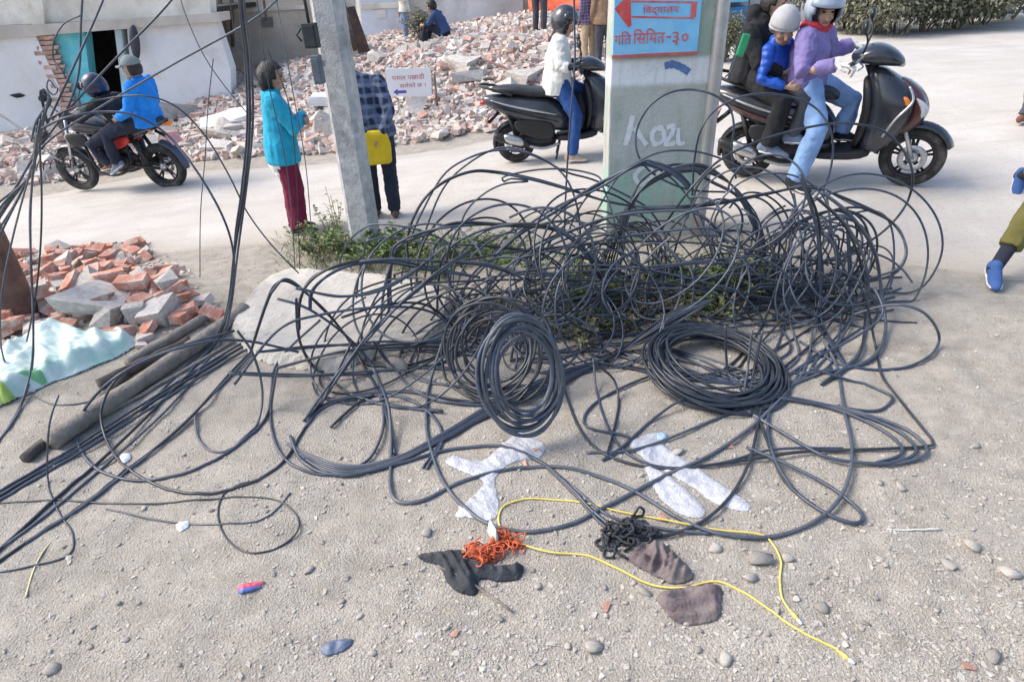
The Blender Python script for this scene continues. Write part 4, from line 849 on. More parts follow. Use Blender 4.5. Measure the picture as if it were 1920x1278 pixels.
cable([(1112, 670), (1120, 740), (1142, 805), (1180, 852), (1250, 876), (1350, 868), (1450, 842), (1580, 840)], (3.2, 2.9, 2.7), .007, label=FR, group=GF); cable([(1112, 680), (1150, 710), (1160, 755), (1150, 810), (1138, 852)], 3.0, .007, label=FR, group=GF)
cable([(1440, 740), (1360, 745), (1290, 745), (1225, 785), (1160, 845), (1132, 862)], 2.9, .0075, label=FR, group=GF); cable([(1130, 862), (1180, 820), (1100, 800), (1110, 760), (1180, 720), (1260, 690)], 'g', .0075, label=FR, group=GF)
cable([(1360, 610), (1366, 700), (1400, 745), (1420, 780), (1440, 830), (1470, 900), (1530, 950)], (3.2, 2.7), .0075, label=FR, group=GF); cable([(1410, 620), (1402, 690), (1396, 750), (1420, 790)], 3.1, .0075, label=FR, group=GF); cable([(1430, 620), (1412, 700), (1405, 745)], 3.1, .0075, label=FR, group=GF)
cable([(1375, 740), (1480, 745), (1560, 760), (1640, 770), (1672, 750), (1660, 735), (1600, 715), (1520, 690)], 3.0, .008, label=RT, group=GR); cable([(1100, 850), (1200, 840), (1330, 790), (1440, 740), (1560, 690)], (2.8, 3.3), .0075, label=FR, group=GF)
# left side loops
cable([(600, 600), (520, 680), (500, 780), (430, 850), (340, 890), (250, 900), (180, 878), (145, 828), (152, 778), (205, 716), (290, 668), (390, 640), (470, 640), (560, 660)], (3.5, 3.1, 2.9, 3.3), .008, label=LOOPG, group=GL)
cable([(660, 640), (600, 760), (530, 870), (450, 915), (360, 930), (285, 905), (228, 868), (196, 815), (192, 760), (230, 700), (320, 655), (440, 620)], (3.3, 2.8, 2.8, 3.4), .0075, label=LOOPG, group=GL)
cable([(365, 780), (372, 822), (400, 846), (440, 842), (480, 800), (492, 735), (475, 665), (445, 620)], 3.0, .007, label=LOOPG, group=GL); cable([(520, 690), (508, 770), (520, 840), (560, 880), (640, 890), (720, 870)], 3.0, .0075, label=LOOPG, group=GL)
cable([(0, 946), (110, 938), (220, 944), (330, 942), (450, 934), (520, 940), (557, 968), (556, 998), (520, 1028), (470, 1038), (425, 1010), (410, 965), (425, 925), (470, 905)], 'g', .0042, label='thin grey wire loop lying alone on the bare dirt', group=None, name='wire_loop')
cable([(200, 955), (320, 978), (420, 984), (500, 972), (545, 925)], 'g', .004, label='thin grey wire lying beside the lone wire loop', group=None, name='wire_loop'); cable([(-40, 1082), (60, 1060), (130, 1040), (136, 1000), (110, 960), (90, 900), (92, 800), (110, 740)], (2.2, 2.3, 2.6), .0045, label='thin grey wire bent over the yellow tape', group=None, name='wire_loop')
for pts in ([(470, 660), (495, 580), (515, 535), (545, 530), (600, 572), (645, 625), (690, 700), (725, 770), (735, 850)], [(520, 560), (580, 580), (650, 630), (700, 690), (720, 780), (700, 850), (660, 880)], [(560, 620), (563, 560), (590, 520), (645, 494), (725, 486), (830, 490), (920, 500), (1000, 530)], [(582, 580), (590, 540), (640, 503), (720, 492), (800, 505), (900, 520)], [(560, 540), (640, 556), (720, 538), (785, 500), (835, 462)],
            [(555, 560), (562, 640), (600, 700), (660, 740), (740, 760), (830, 770)], [(440, 720), (520, 620), (600, 590), (720, 575), (800, 582), (845, 612), (900, 680)], [(640, 595), (720, 572), (800, 572), (860, 620)], [(575, 800), (600, 768), (660, 745), (740, 742), (800, 768), (830, 820), (800, 880)], [(575, 790), (640, 700), (700, 620), (760, 560), (820, 510), (880, 470)], [(600, 760), (680, 640), (740, 580), (840, 500)],
            [(520, 690), (640, 660), (760, 650), (880, 650), (980, 640)], [(480, 660), (600, 650), (720, 640), (860, 640), (960, 600)], [(430, 700), (560, 705), (700, 695), (800, 690), (930, 700)], [(700, 640), (740, 690), (820, 720), (920, 730), (1000, 720)], [(620, 800), (690, 745), (770, 735), (850, 755), (940, 760)]):
    cable(pts, (3.3, 3.5, 3.8) if pts[0][1] < 700 else (3.0, 3.3, 3.6), .0078, random.choice((1, 2, 2)), 7, label='black cable strung across the pale concrete slab', group='cables over the slab')
for k in range(6): cable([(540 + 6 * k, 835 + 5 * k), (640, 872 + 4 * k), (740, 858 + 2 * k), (830, 812 + 3 * k), (930, 752 + 4 * k), (1040, 700 + 5 * k), (1150, 665), (1260, 610 - 5 * k), (1340, 560)], (2.9, 3.1, 3.4, 3.6), .008, label='black cable in the diagonal bundle under the hank', group='diagonal bundle')
# upright hank and flat coil
def coil(name, c, rad, turns, thick, nrm, r, label, mat, sq=1., seed=1, rise=.0, drop=None):
    rr = random.Random(seed); nrm = Vector(nrm).normalized(); u = nrm.orthogonal().normalized() if abs(nrm.z) > .9 else Vector((0, 0, 1)).cross(nrm).normalized(); v = nrm.cross(u); o = empty(name, c, 0, label, 'cable')
    for t in range(turns):
        R0 = rad * (1 + thick * rr.uniform(-1, 1)); off = nrm * rr.uniform(-1, 1) * thick * rad * .8 + Vector((0, 0, rise * t / turns)); ph = rr.uniform(0, 6.28); ex = rr.uniform(-.07, .07); sh = u * rr.gauss(0, .025) + v * rr.gauss(0, .025); pts = []
        for i in range(56):
            a = 2 * math.pi * i / 56; p = u * math.cos(a) * R0 * (1 + ex) + v * math.sin(a) * R0 * sq * (1 - ex) + off + sh + nrm * .03 * math.sin(a * 2 + ph) * thick * 3; w3 = Vector(c) + p
            gg = ground_z(w3.x, w3.y) + r
            if w3.z < gg: p.z += gg - w3.z
            pts.append(p)
        tube('turn', pts, r, mat, o, 7, True)
    return o
hc = P(985, 700, 2.62); coil('cable_hank', hc, .19, 12, .17, (.45, -.85, .30), .0085, 'upright oval hank of grey-black cable in the middle of the tangle', cab_m[2], 1.35, 4)
h2 = P(925, 660, 3.1); coil('cable_hank', h2, .25, 10, .32, (-.3, -.8, .5), .008, 'ragged dark hank leaning behind the oval hank', cab_m[1], 1.0, 9)
cc = G(1335, 702); coil('cable_coil', cc + Vector((0, 0, .07)), .345, 34, .13, (.10, -.12, 1), .0085, 'tightly wound flat black cable coil lying under the tangle', cab_m[1], 1.0, 12)
# the dense body of the tangle: springy multi-turn loops standing and leaning on each other
def rloop(px, py, Y, rad, label, group, tilt=(.0, .0), turns=1.6, r=.0085):
    c = P(px, py, Y); n_ = Vector((random.gauss(0, .45) + tilt[0], -1 + random.gauss(0, .3), random.gauss(.35, .45) + tilt[1])).normalized(); u = n_.orthogonal().normalized(); v = n_.cross(u); N = int(26 * turns); pts = []; ph = random.uniform(0, 6.28); e = random.uniform(.6, 1.); sd = random.uniform(0, 99); dr = Vector((random.gauss(0, .10), random.gauss(0, .08), random.gauss(0, .05)))
    for i in range(N):
        a = ph + 2 * math.pi * i / 26; rr = rad * (1 + .22 * noise.noise((i * .12, sd, 0))); p = c + u * math.cos(a) * rr + v * math.sin(a) * rr * e + dr * (i / 26) + n_ * .10 * noise.noise((i * .15, sd, 7)); p.y = min(p.y, 4.95)
        gg = ground_z(p.x, p.y) + r
        if p.z < gg: p.z = gg + .02 * abs(noise.noise((i * .2, sd, 4)))
        pts.append(p)
    pts = catmull(pts, 3); c = pts[0].copy(); o = tube('cable', [p - c for p in pts], r, random.choice(cab_m), None, 7); o.location = c; tag(o, label, 'cable', group)
random.seed(21)
GB = 'cables in the body of the tangle'
BL = {k: 'black cable wound through the tangle body ' + v for k, v in dict(r='on the side of the scooter with three riders', p='right in front of the pillar', w='over the green weeds', h='behind the upright hank', s='over the edge of the concrete slab', t='heaped beside the steel pipe post').items()}
for k, n, cx, sx_, cy, sy_, y0, y1, r0, r1, tl_ in (('r', 17, 1480, 70, 545, 45, 3.6, 4.3, .30, .50, 0), ('p', 13, 1250, 105, 550, 42, 3.6, 4.4, .30, .55, .5), ('w', 12, 950, 95, 520, 32, 3.7, 4.4, .32, .52, .8), ('h', 9, 1000, 90, 625, 30, 3.4, 3.8, .22, .42, .6), ('s', 6, 760, 70, 640, 40, 3.3, 3.7, .28, .46, .9), ('t', 8, 1390, 60, 425, 35, 4.0, 4.5, .16, .32, 0)):
    for i in range(n): rloop(random.gauss(cx, sx_), random.gauss(cy, sy_), random.uniform(y0, y1), random.uniform(r0, r1), BL[k], GB, (0, tl_), random.uniform(1.2, 2.1), random.choice((.006, .007, .008)))
for i in range(18):                        # long strands lying through the body
    x0, y0 = random.uniform(760, 1100), random.gauss(560, 50); x1, y1 = random.uniform(1250, 1620), random.gauss(540, 60); m = random.uniform(-60, 40)
    cable([(x0, y0), (x0 * .7 + x1 * .3, y0 * .7 + y1 * .3 + m * .8), (x0 * .35 + x1 * .65, y0 * .35 + y1 * .65 + m), (x1, y1)], (random.uniform(3.6, 4.2), random.uniform(3.6, 4.2)), .007, label='long black strand lying across the tangle from the weeds to the gravel', group='long strands in the tangle')
for i in range(12):
    x0 = random.uniform(1390, 1610); cable([(x0, random.uniform(350, 450)), (x0 + random.gauss(14, 25), 510), (x0 + random.gauss(6, 30), 590), (x0 + random.gauss(-20, 30), random.uniform(650, 700)), (x0 - random.uniform(60, 100), random.uniform(690, 735)), (x0 - random.uniform(160, 240), random.uniform(690, 720)), (x0 - 330, random.uniform(640, 690))], (4.1, 3.7, 3.5, 3.6), .0075, label='upright black strand at the gravel end of the tangle', group='upright strands in the tangle')
# yellow patch cord
yl = M('yellow_cord', (.72, .56, .10), (.82, .68, .20), .5, 30)
yc = empty('network_cable', G(1497, 1163), 0, 'yellow network cord with two white plugs snaking past the rags', 'cord'); bpy.context.view_layer.update()
ypts = [(1490, 1158), (1466, 1122), (1462, 1085), (1464, 1050), (1446, 1015), (1420, 1000), (1340, 992), (1270, 978), (1170, 960), (1090, 942), (1000, 935), (952, 944), (936, 966), (940, 990), (972, 1016), (1030, 1034), (1100, 1041), (1160, 1066), (1220, 1095), (1280, 1101), (1340, 1090), (1395, 1112), (1450, 1152), (1510, 1190), (1560, 1216), (1584, 1230)]
cv = catmull([G(px, py, .008 + .006 * (i % 2)) for i, (px, py) in enumerate(ypts)], 7)
for p in cv: p.z = max(p.z, ground_z(p.x, p.y) + .005)
under(tube('sheath', cv, .0042, yl, None, 7), yc)
wht = M('plug_white', (.72, .72, .72), (.8, .8, .8), .35, 20)
for a, b in ((cv[3], cv[0]), (cv[-4], cv[-1])):
    dr = (b - a).normalized(); dr.z = 0; under(tube('boot', [b - dr * .03, b, b + dr * .012], [.0045, .0075, .0075], yl, None, 8), yc); under(tube('plug', [b + dr * .0125, b + dr * .035], .0075, wht, None, 4), yc)
cvy = catmull([G(px, py, .006) for px, py in ((48, 1118), (62, 1070), (80, 1035), (110, 998), (150, 950), (205, 905))], 6); o = tube('yellow_tape', cvy, .0055, M('yellow_faded', (.66, .56, .26), (.76, .68, .42), .6, 20), None, 6, flat=.5); tag(o, 'faded yellow tape strip lying beside the left cables', 'tape')
# green clip on the wire by the riders
gc = P(1393, 85, 4.9); box('cable_clip', (0, 0, 0), (.055, .03, .15), M('clip_green', (.02, .30, .12), (.04, .38, .17), .4, 9), None, Matrix.Rotation(.25, 3, 'Y'), .012); o = [x for x in COL.objects if x.name == 'cable_clip'][0]; o.location = gc; tag(o, 'green plastic clip hanging on the cable by the riders', 'clip')
# ------------------------------------------------------------------ vehicles (built facing +X, wheels on z = 0)
def lathe(prof, n=32, axis='Y', closed=True):
    """prof: (radius, axial) pairs, revolved about the axis"""
    V = []; F = []; m = len(prof)
    for k in range(n):
        a = 2 * math.pi * k / n; c, s = math.cos(a), math.sin(a)
        for r, y in prof: V.append((r * c, y, r * s) if axis == 'Y' else (r * c, r * s, y))
    for k in range(n):
        for i in range(m if closed else m - 1):
            j = (i + 1) % m; k2 = (k + 1) % n; F.append((k * m + i, k * m + j, k2 * m + j, k2 * m + i))
    return V, F
def ring(x, zc, hz, hy, n=14, p=2.6, axis='X', yc=0.):
    out = []
    for k in range(n):
        a = 2 * math.pi * k / n; c, s = math.cos(a), math.sin(a); u = math.copysign(abs(c) ** (2 / p), c); v = math.copysign(abs(s) ** (2 / p), s)
        out.append(Vector((x, yc + u * hy, zc + v * hz)) if axis == 'X' else Vector((zc + v * hz, yc + u * hy, x)))
    return out
def shell(name, secs, mat, par, axis='X', p=2.6, lv=1, n=14):
    rs = [ring(*s, n=n, p=p, axis=axis) if len(s) == 4 else ring(*s[:4], n=n, p=p, axis=axis, yc=s[4]) for s in secs]; V, F = loft(rs); bm = bmesh.new(); vs = [bm.verts.new(v) for v in V]
    for f in F: bm.faces.new([vs[i] for i in f])
    o = bmobj(name, bm, mat, None, True); sub_mesh(o, lv); o.parent = par; return o
blackp = M('black_plastic', (.012, .012, .014), (.022, .022, .025), .5, 8); rubber = M('tyre_rubber', (.018, .018, .019), (.04, .038, .036), .9, 14, c3=(.12, .11, .095), sc2=6)
alloy = M('dark_alloy', (.03, .03, .034), (.05, .05, .055), .4, 9, metal=.6); steel = M('steel', (.45, .46, .48), (.58, .59, .6), .3, 9, metal=.9); seatm = M('seat_vinyl', (.015, .016, .02), (.03, .031, .036), .55, 12, .2, 60)
bodyk = M('gloss_grey', (.020, .024, .034), (.032, .037, .05), .25, 4, coat=.6, c3=(.06, .06, .065), sc2=2); bodyr = M('gloss_bronze', (.055, .018, .016), (.10, .032, .026), .22, 3, coat=.7)
glassm = M('lamp_glass', (.5, .52, .55), (.62, .64, .66), .12, 9, spec=.8); tail = M('tail_red', (.45, .02, .015), (.6, .05, .03), .2, 9); amber = M('amber', (.75, .18, .02), (.85, .3, .04), .25, 9); mirg = M('mirror_back', (.012, .013, .018), (.02, .021, .026), .3, 9)
platem = M('plate_red', (.62, .26, .28), (.75, .40, .40), .6, 9)
def wheel(par, x, z, r, w, spokes=5, name='wheel', disc=True, y=0.):
    h = empty(name, (x, y, z)); h.parent = par; t = r * .30
    V, F = lathe([(r - t, -w * .38), (r - t * .55, -w * .5), (r - t * .2, -w * .46), (r - .004, -w * .25), (r, 0), (r - .004, w * .25), (r - t * .2, w * .46), (r - t * .55, w * .5), (r - t, w * .38), (r - t * 1.05, 0)], 44); mesh('tyre', V, F, rubber, h, True)
    ri = r - t; V, F = lathe([(ri + .004, -w * .40), (ri + .004, w * .40), (ri - .02, w * .34), (ri - .026, 0), (ri - .02, -w * .34)], 40); mesh('rim', V, F, alloy, h, True)
    mb = MB()
    for k in range(spokes):
        a = 2 * math.pi * k / spokes + .3
        for da in (-.13, .13): mb.tube([(math.cos(a) * .03, 0, math.sin(a) * .03), (math.cos(a + da) * (ri - .015), 0, math.sin(a + da) * (ri - .015))], [.016, .010], 6)
    mb.build('spokes', alloy, h)
    V, F = lathe([(.0, -w * .5), (.045, -w * .5), (.05, 0), (.045, w * .5), (.0, w * .5)], 18, closed=False); mesh('hub', V, F, steel, h, True)
    if disc: V, F = lathe([(.06, -w * .56), (.105, -w * .56), (.105, -w * .52), (.06, -w * .52)], 28); mesh('brake_disc', V, F, steel, h, True)
    return h
def arch_fender(name, x, z, r, w, a0, a1, mat, par, th=.012):
    V = []; F = []; n = 18; m = 7
    for i in range(n + 1):
        a = a0 + (a1 - a0) * i / n; tp = 1 - .35 * max(0, (i / n - .75) * 4) ** 2
        for j in range(m): b = (j / (m - 1) - .5) * 2; rr = r - .035 * b * b; V.append((x + math.cos(a) * rr, b * w / 2 * tp, z + math.sin(a) * rr))
    for i in range(n):
        for j in range(m - 1): p = i * m + j; F.append((p, p + 1, p + m + 1, p + m))
    o = mesh(name, V, F, mat, par, True); md = o.modifiers.new('t', 'SOLIDIFY'); md.thickness = th; return o
def mirror(par, x, y, z, s, tilt=0.):
    m = empty('mirror', (x, y, z)); m.parent = par; tube('stalk', catmull([(0, 0, 0), (.02, s * .05, .09), (.0, s * .10, .17)], 5), .007, blackp, m); bm = bmesh.new(); bmesh.ops.create_uvsphere(bm, u_segments=18, v_segments=10, radius=1)
    for v in bm.verts: v.co = Vector((v.co.x * .025, v.co.y * .07, v.co.z * .05)) + Vector((.0, s * .13, .20))
    bmobj('mirror_head', bm, mirg, m, True); return m
def scooter(label, loc, rz, sc, accent, plate_txt=None):
    o = empty('scooter', loc, rz, label, 'scooter'); o.scale = (sc,) * 3
    fwh = wheel(o, .64, .238, .238, .095, 5, 'front_wheel'); wheel(o, -.63, .228, .228, .10, 5, 'rear_wheel')
    arch_fender('front_fender', .64, .238, .285, .15, R_(20), R_(175), bodyk, o)
    arch_fender('rear_fender', -.63, .228, .27, .13, R_(70), R_(190), blackp, o)
    mb = MB()
    for s in (-1, 1): mb.tube([(.64, s * .075, .238), (.50, s * .06, .60)], .017, 8)
    mb.build('fork', steel, o)
    shell('leg_shield', [(.27, .32, .10, .15), (.40, .38, .14, .19), (.54, .42, .17, .205), (.66, .44, .19, .20), (.76, .41, .17, .18), (.85, .34, .11, .13), (.93, .28, .05, .07)], bodyk, o, 'Z', 2.4, 2)
    nose = shell('nose_panel', [(.40, .50, .06, .06), (.50, .58, .075, .125), (.60, .625, .075, .15), (.70, .605, .06, .14), (.78, .545, .05, .10), (.85, .45, .03, .05)], accent, o, 'Z', 2.2, 2)
    for s in (-1, 1):
        shell('headlight', [(.56, .63, .03, .03, s * .10), (.62, .66, .035, .045, s * .105), (.68, .625, .03, .035, s * .12), (.72, .58, .01, .015, s * .13)], glassm, o, 'Z', 2.2, 1, 10)
        shell('indicator', [(.66, .54, .02, .012, s * .17), (.70, .53, .022, .014, s * .172), (.74, .50, .02, .012, s * .165)], amber, o, 'Z', 2.2, 1, 8)
        tube('trim_strip', catmull([(.52, s * .12, .80), (.56, s * .165, .70), (.47, s * .205, .58), (.40, s * .20, .44)], 5), .010, steel, o, 6)
    shell('inner_shield', [(.28, .20, .03, .13), (.50, .27, .05, .16), (.70, .27, .05, .16), (.87, .22, .04, .11)], blackp, o, 'Z', 2.6, 1)
    shell('floorboard', [(-.16, .265, .035, .15), (-.05, .26, .04, .165), (.2, .26, .045, .165), (.36, .30, .05, .16)], blackp, o, 'X', 4, 1)
    rb_ = shell('rear_body', [(.06, .42, .10, .10), (-.04, .48, .17, .15), (-.20, .53, .19, .185), (-.42, .58, .175, .20), (-.66, .65, .13, .175), (-.86, .715, .085, .115), (-.97, .745, .035, .05)], bodyk, o, 'X', 2.5, 2)
    for s in (-1, 1):
        for k, (za, zb) in enumerate(((.60, .745), (.52, .68))): tube('side_crease', catmull([(-.10, s * (.175 - .01 * k), za - .07), (-.35, s * .203, za), (-.62, s * .186, (za + zb) / 2), (-.86, s * .118, zb)], 6), [.004 + .010 * math.sin(math.pi * i / 18) for i in range(19)], accent if k else steel, o, 6)
        shell('side_cover', [(-.14, .36, .09, .008, s * .165), (-.30, .38, .12, .012, s * .18), (-.50, .42, .10, .012, s * .175), (-.62, .46, .05, .008, s * .165)], blackp, o, 'X', 2.5, 1, 10)
    shell('seat', [(.05, .70, .02, .09), (-.02, .735, .05, .135), (-.22, .765, .055, .155), (-.40, .775, .055, .155), (-.52, .815, .055, .15), (-.74, .84, .045, .13), (-.86, .845, .02, .08)], seatm, o, 'X', 3, 2)
    mb = MB(); mb.tube(catmull([(-.60, -.16, .78), (-.82, -.15, .86), (-.96, -.07, .90), (-.96, .07, .90), (-.82, .15, .86), (-.60, .16, .78)], 5), .014, 8); mb.build('grab_rail', blackp, o)
    shell('tail_light', [(-.90, .72, .03, .07), (-.97, .715, .035, .06), (-1.0, .71, .02, .03)], tail, o, 'X', 2.4, 1)
    box('number_plate', (-.93, 0, .52), (.012, .20, .12), platem, o, Matrix.Rotation(.35, 3, 'Y'), .003)
    tube('plate_arm', [(-.78, 0, .60), (-.92, 0, .48)], .02, blackp, o)
    mb = MB(); mb.tube(catmull([(-.10, -.10, .20), (-.30, -.15, .17), (-.48, -.165, .22)], 5), .018, 8); mb.build('exhaust_pipe', steel, o)
    ex = shell('muffler', [(-.44, .23, .035, .035, -.17), (-.52, .255, .055, .055, -.175), (-.78, .335, .06, .058, -.18), (-.86, .36, .04, .04, -.18)], blackp, o, 'X', 2.2, 2); shell('heat_shield', [(-.50, .262, .05, .04, -.20), (-.60, .295, .058, .045, -.205), (-.76, .345, .055, .042, -.205)], steel, ex, 'X', 2.4, 1)
    shell('engine', [(-.12, .25, .07, .10), (-.30, .24, .10, .12), (-.55, .24, .085, .12), (-.68, .24, .06, .10)], alloy, o, 'X', 3, 1)
    for s in (-1, 1): tube('shock_absorber', [(-.58, s * .11, .27), (-.68, s * .11, .58)], .022, blackp, o)
    mb = MB(); mb.tube([(-.10, -.08, .24), (-.16, -.16, .03)], .012); mb.tube([(-.10, .08, .24), (-.16, .16, .03)], .012); mb.build('stand', blackp, o)
    shell('handlebar_cowl', [(.08, 1.0, .03, .07), (.15, 1.01, .06, .14), (.24, 1.02, .085, .165), (.34, 1.005, .075, .13), (.42, .97, .05, .08), (.46, .95, .02, .035)], bodyk, o, 'X', 2.3, 2)
    shell('cowl_lamp', [(.38, .95, .02, .06), (.44, .94, .025, .055), (.465, .935, .012, .03)], glassm, o, 'X', 2.4, 1); tube('column', [(.22, 0, .97), (.32, 0, .75)], .045, blackp, o)
    hb_ = tube('handlebar', catmull([(.10, -.36, 1.0), (.16, -.2, 1.01), (.19, 0, 1.01), (.16, .2, 1.01), (.10, .36, 1.0)], 4), .012, steel, o)
    for s in (-1, 1):
        g = tube('grip', [(.135, s * .25, 1.006), (.098, s * .37, 1.0)], .018, rubber, o); tube('brake_lever', catmull([(.16, s * .20, .99), (.19, s * .27, .975), (.16, s * .36, .965)], 4), .006, steel, g); mirror(o, .17, s * .19, 1.05, s)
    return o
def motorcycle(label, loc, rz, sc):
    o = empty('motorcycle', loc, rz, label, 'motorcycle'); o.scale = (sc,) * 3; mk = bodyk; rd = M('red_trim', (.55, .03, .03), (.66, .06, .05), .35, 9)
    wheel(o, .66, .30, .30, .085, 5, 'front_wheel'); wheel(o, -.66, .30, .30, .11, 5, 'rear_wheel')
    arch_fender('front_fender', .66, .30, .335, .13, R_(55), R_(160), mk, o); arch_fender('rear_fender', -.66, .30, .36, .16, R_(105), R_(185), M('fender_blue', (.04, .055, .10), (.06, .08, .13), .5, 6), o)
    mb = MB()
    for s in (-1, 1): mb.tube([(.66, s * .075, .30), (.44, s * .085, .95)], .02, 8)
    mb.build('fork', steel, o)
    shell('fuel_tank', [(.42, .86, .07, .10), (.32, .88, .11, .16), (.12, .87, .12, .16), (-.06, .82, .08, .11), (-.14, .79, .04, .07)], mk, o, 'X', 2.4, 2)
    for s in (-1, 1): shell('tank_shroud', [(.48, .74, .06, .02, s * .17), (.34, .72, .11, .03, s * .175), (.15, .70, .08, .02, s * .15)], blackp, o, 'X', 2.2, 1, 10); shell('side_panel', [(-.10, .62, .07, .02, s * .13), (-.25, .65, .08, .03, s * .14), (-.42, .70, .05, .02, s * .13)], rd, o, 'X', 2.2, 1, 10)
    shell('seat', [(-.06, .78, .03, .09), (-.18, .79, .045, .13), (-.34, .80, .045, .13), (-.46, .85, .05, .12), (-.76, .90, .045, .11), (-.90, .91, .02, .06)], seatm, o, 'X', 3, 2)
    shell('tail_section', [(-.30, .70, .06, .11), (-.58, .78, .065, .11), (-.82, .86, .05, .09), (-.96, .90, .025, .05)], mk, o, 'X', 2.4, 2); shell('tail_light', [(-.90, .84, .03, .07), (-.97, .85, .035, .06), (-1.0, .86, .015, .03)], amber, o, 'X', 2.4, 1)
    box('number_plate', (-.95, 0, .66), (.012, .22, .14), platem, o, Matrix.Rotation(.5, 3, 'Y'), .003); tube('plate_arm', [(-.72, 0, .76), (-.95, 0, .62)], .022, blackp, o)
    shell('engine', [(.26, .42, .12, .11), (.10, .42, .16, .14), (-.14, .38, .14, .15), (-.30, .38, .08, .12)], alloy, o, 'X', 3, 1)
    mb = MB(); [mb.add(*lathe([(.06, z), (.105, z), (.105, z + .008), (.06, z + .008)], 16, 'Z')) for z in np.arange(.52, .66, .02)]; cy = mb.build('cylinder_fins', alloy, o); cy.location = (.13, 0, 0)
    mb = MB()
    for s in (-1, 1): mb.tube(catmull([(.40, s * .05, .92), (.30, s * .10, .62), (.22, s * .12, .30), (-.05, s * .13, .24), (-.28, s * .12, .36), (-.30, s * .11, .62)], 4), .018, 7); mb.tube([(-.28, s * .12, .36), (-.66, s * .10, .30)], .02, 7)
    mb.build('frame', blackp, o)
    mb = MB(); mb.tube(catmull([(.20, -.06, .40), (.26, -.10, .26), (.0, -.15, .20), (-.30, -.17, .28)], 5), .02, 8); mb.tube([(-.30, -.17, .28), (-.40, -.175, .32), (-.78, -.18, .48)], [.03, .05, .05], 10); mb.build('exhaust', blackp, o)
    shell('headlight_cowl', [(.44, .95, .06, .09), (.52, .93, .11, .12), (.58, .90, .09, .10), (.62, .87, .04, .06)], mk, o, 'X', 2.3, 2); shell('headlight', [(.58, .87, .05, .07), (.625, .86, .045, .06), (.64, .855, .02, .03)], glassm, o, 'X', 2.3, 1)
    tube('handlebar', catmull([(.30, -.38, 1.06), (.38, -.2, 1.06), (.42, 0, 1.0), (.38, .2, 1.06), (.30, .38, 1.06)], 4), .012, steel, o)
    for s in (-1, 1): tube('grip', [(.355, s * .26, 1.06), (.30, s * .39, 1.06)], .018, rubber, o); mirror(o, .38, s * .2, 1.08, s); tube('shock_absorber', [(-.55, s * .12, .36), (-.42, s * .12, .70)], .025, blackp, o); tube('foot_peg', [(-.02, s * .12, .34), (-.02, s * .24, .34)], .012, rubber, o)
    for s in (-1, 1): shell('indicator', [(-.72, .80, .02, .03, s * .13), (-.76, .80, .022, .03, s * .14)], amber, o, 'X', 2.2, 1, 8)
    return o
def place_vehicle(rear, front):
    a, b = G(*rear), G(*front); m = (a + b) / 2; d = b - a; m.z = (gz(a.x, a.y) + gz(b.x, b.y)) / 2 + .016; return m, math.atan2(d.y, d.x), math.hypot(d.x, d.y), math.atan2(d.z, math.hypot(d.x, d.y))
m1, rz1, wb1, sl1 = place_vehicle((975, 303), (1165, 292)); SC1 = 1.04
sc1 = scooter('dark grey scooter ridden by the person in the white jacket', m1, rz1 + R_(6), SC1, bodyk); sc1.rotation_euler = (0, -sl1, rz1 + R_(6))
m2, rz2, wb2, sl2 = place_vehicle((1405, 332), (1715, 350)); SC2 = wb2 / 1.27 * .97; m2.x -= .07
sc2 = scooter('black and bronze scooter carrying three people, front wheel toward the open road', m2, rz2, SC2, bodyr); sc2.rotation_euler = (R_(4), -sl2, rz2)
m3, rz3, wb3, sl3 = place_vehicle((305, 352), (150, 362)); SC3 = wb3 / 1.32 * 1.02; m3.x += .12; sl3 *= .4
mo = motorcycle('black motorcycle with red trim carrying two riders past the rubble', m3, rz3, SC3); mo.rotation_euler = (R_(-3), -sl3, rz3)

# ------------------------------------------------------------------ people
def limb_vf(pts, rads, side, n=12, flat0=False, flat1=False):
    pts = [Vector(p) for p in pts]; side = Vector(side); rings = []; N = len(pts)
    rads = [(r, r) if not isinstance(r, tuple) else r for r in rads]
    def one(p, T, ra, rb):
        s = side - T * side.dot(T)
        if s.length < 1e-4: s = T.orthogonal()
        s.normalize(); d = T.cross(s); return [p + s * rb * math.cos(2 * math.pi * k / n) + d * ra * math.sin(2 * math.pi * k / n) for k in range(n)]
    T0 = (pts[1] - pts[0]).normalized(); T1 = (pts[-1] - pts[-2]).normalized(); e0 = min(rads[0]); e1 = min(rads[-1])
    for f, q in (((.02, .6), (.01, .9)) if flat0 else ((.95, .25), (.6, .75))): rings.append(one(pts[0] - T0 * e0 * f, T0, rads[0][0] * q, rads[0][1] * q))
    for i in range(N):
        T = (pts[min(i + 1, N - 1)] - pts[max(i - 1, 0)]).normalized(); rings.append(one(pts[i], T, *rads[i]))
    for f, q in (((.01, .9), (.02, .6)) if flat1 else ((.6, .75), (.95, .25))): rings.append(one(pts[-1] + T1 * e1 * f, T1, rads[-1][0] * q, rads[-1][1] * q))
    return loft(rings)
def ell_vf(c, rad, fr=None):
    bm = bmesh.new(); bmesh.ops.create_uvsphere(bm, u_segments=18, v_segments=12, radius=1); fr = fr or Matrix.Identity(3); V = [Vector(c) + fr @ Vector((v.co.x * rad[0], v.co.y * rad[1], v.co.z * rad[2])) for v in bm.verts]; F = [tuple(v.index for v in f.verts) for f in bm.faces]; bm.free(); return V, F
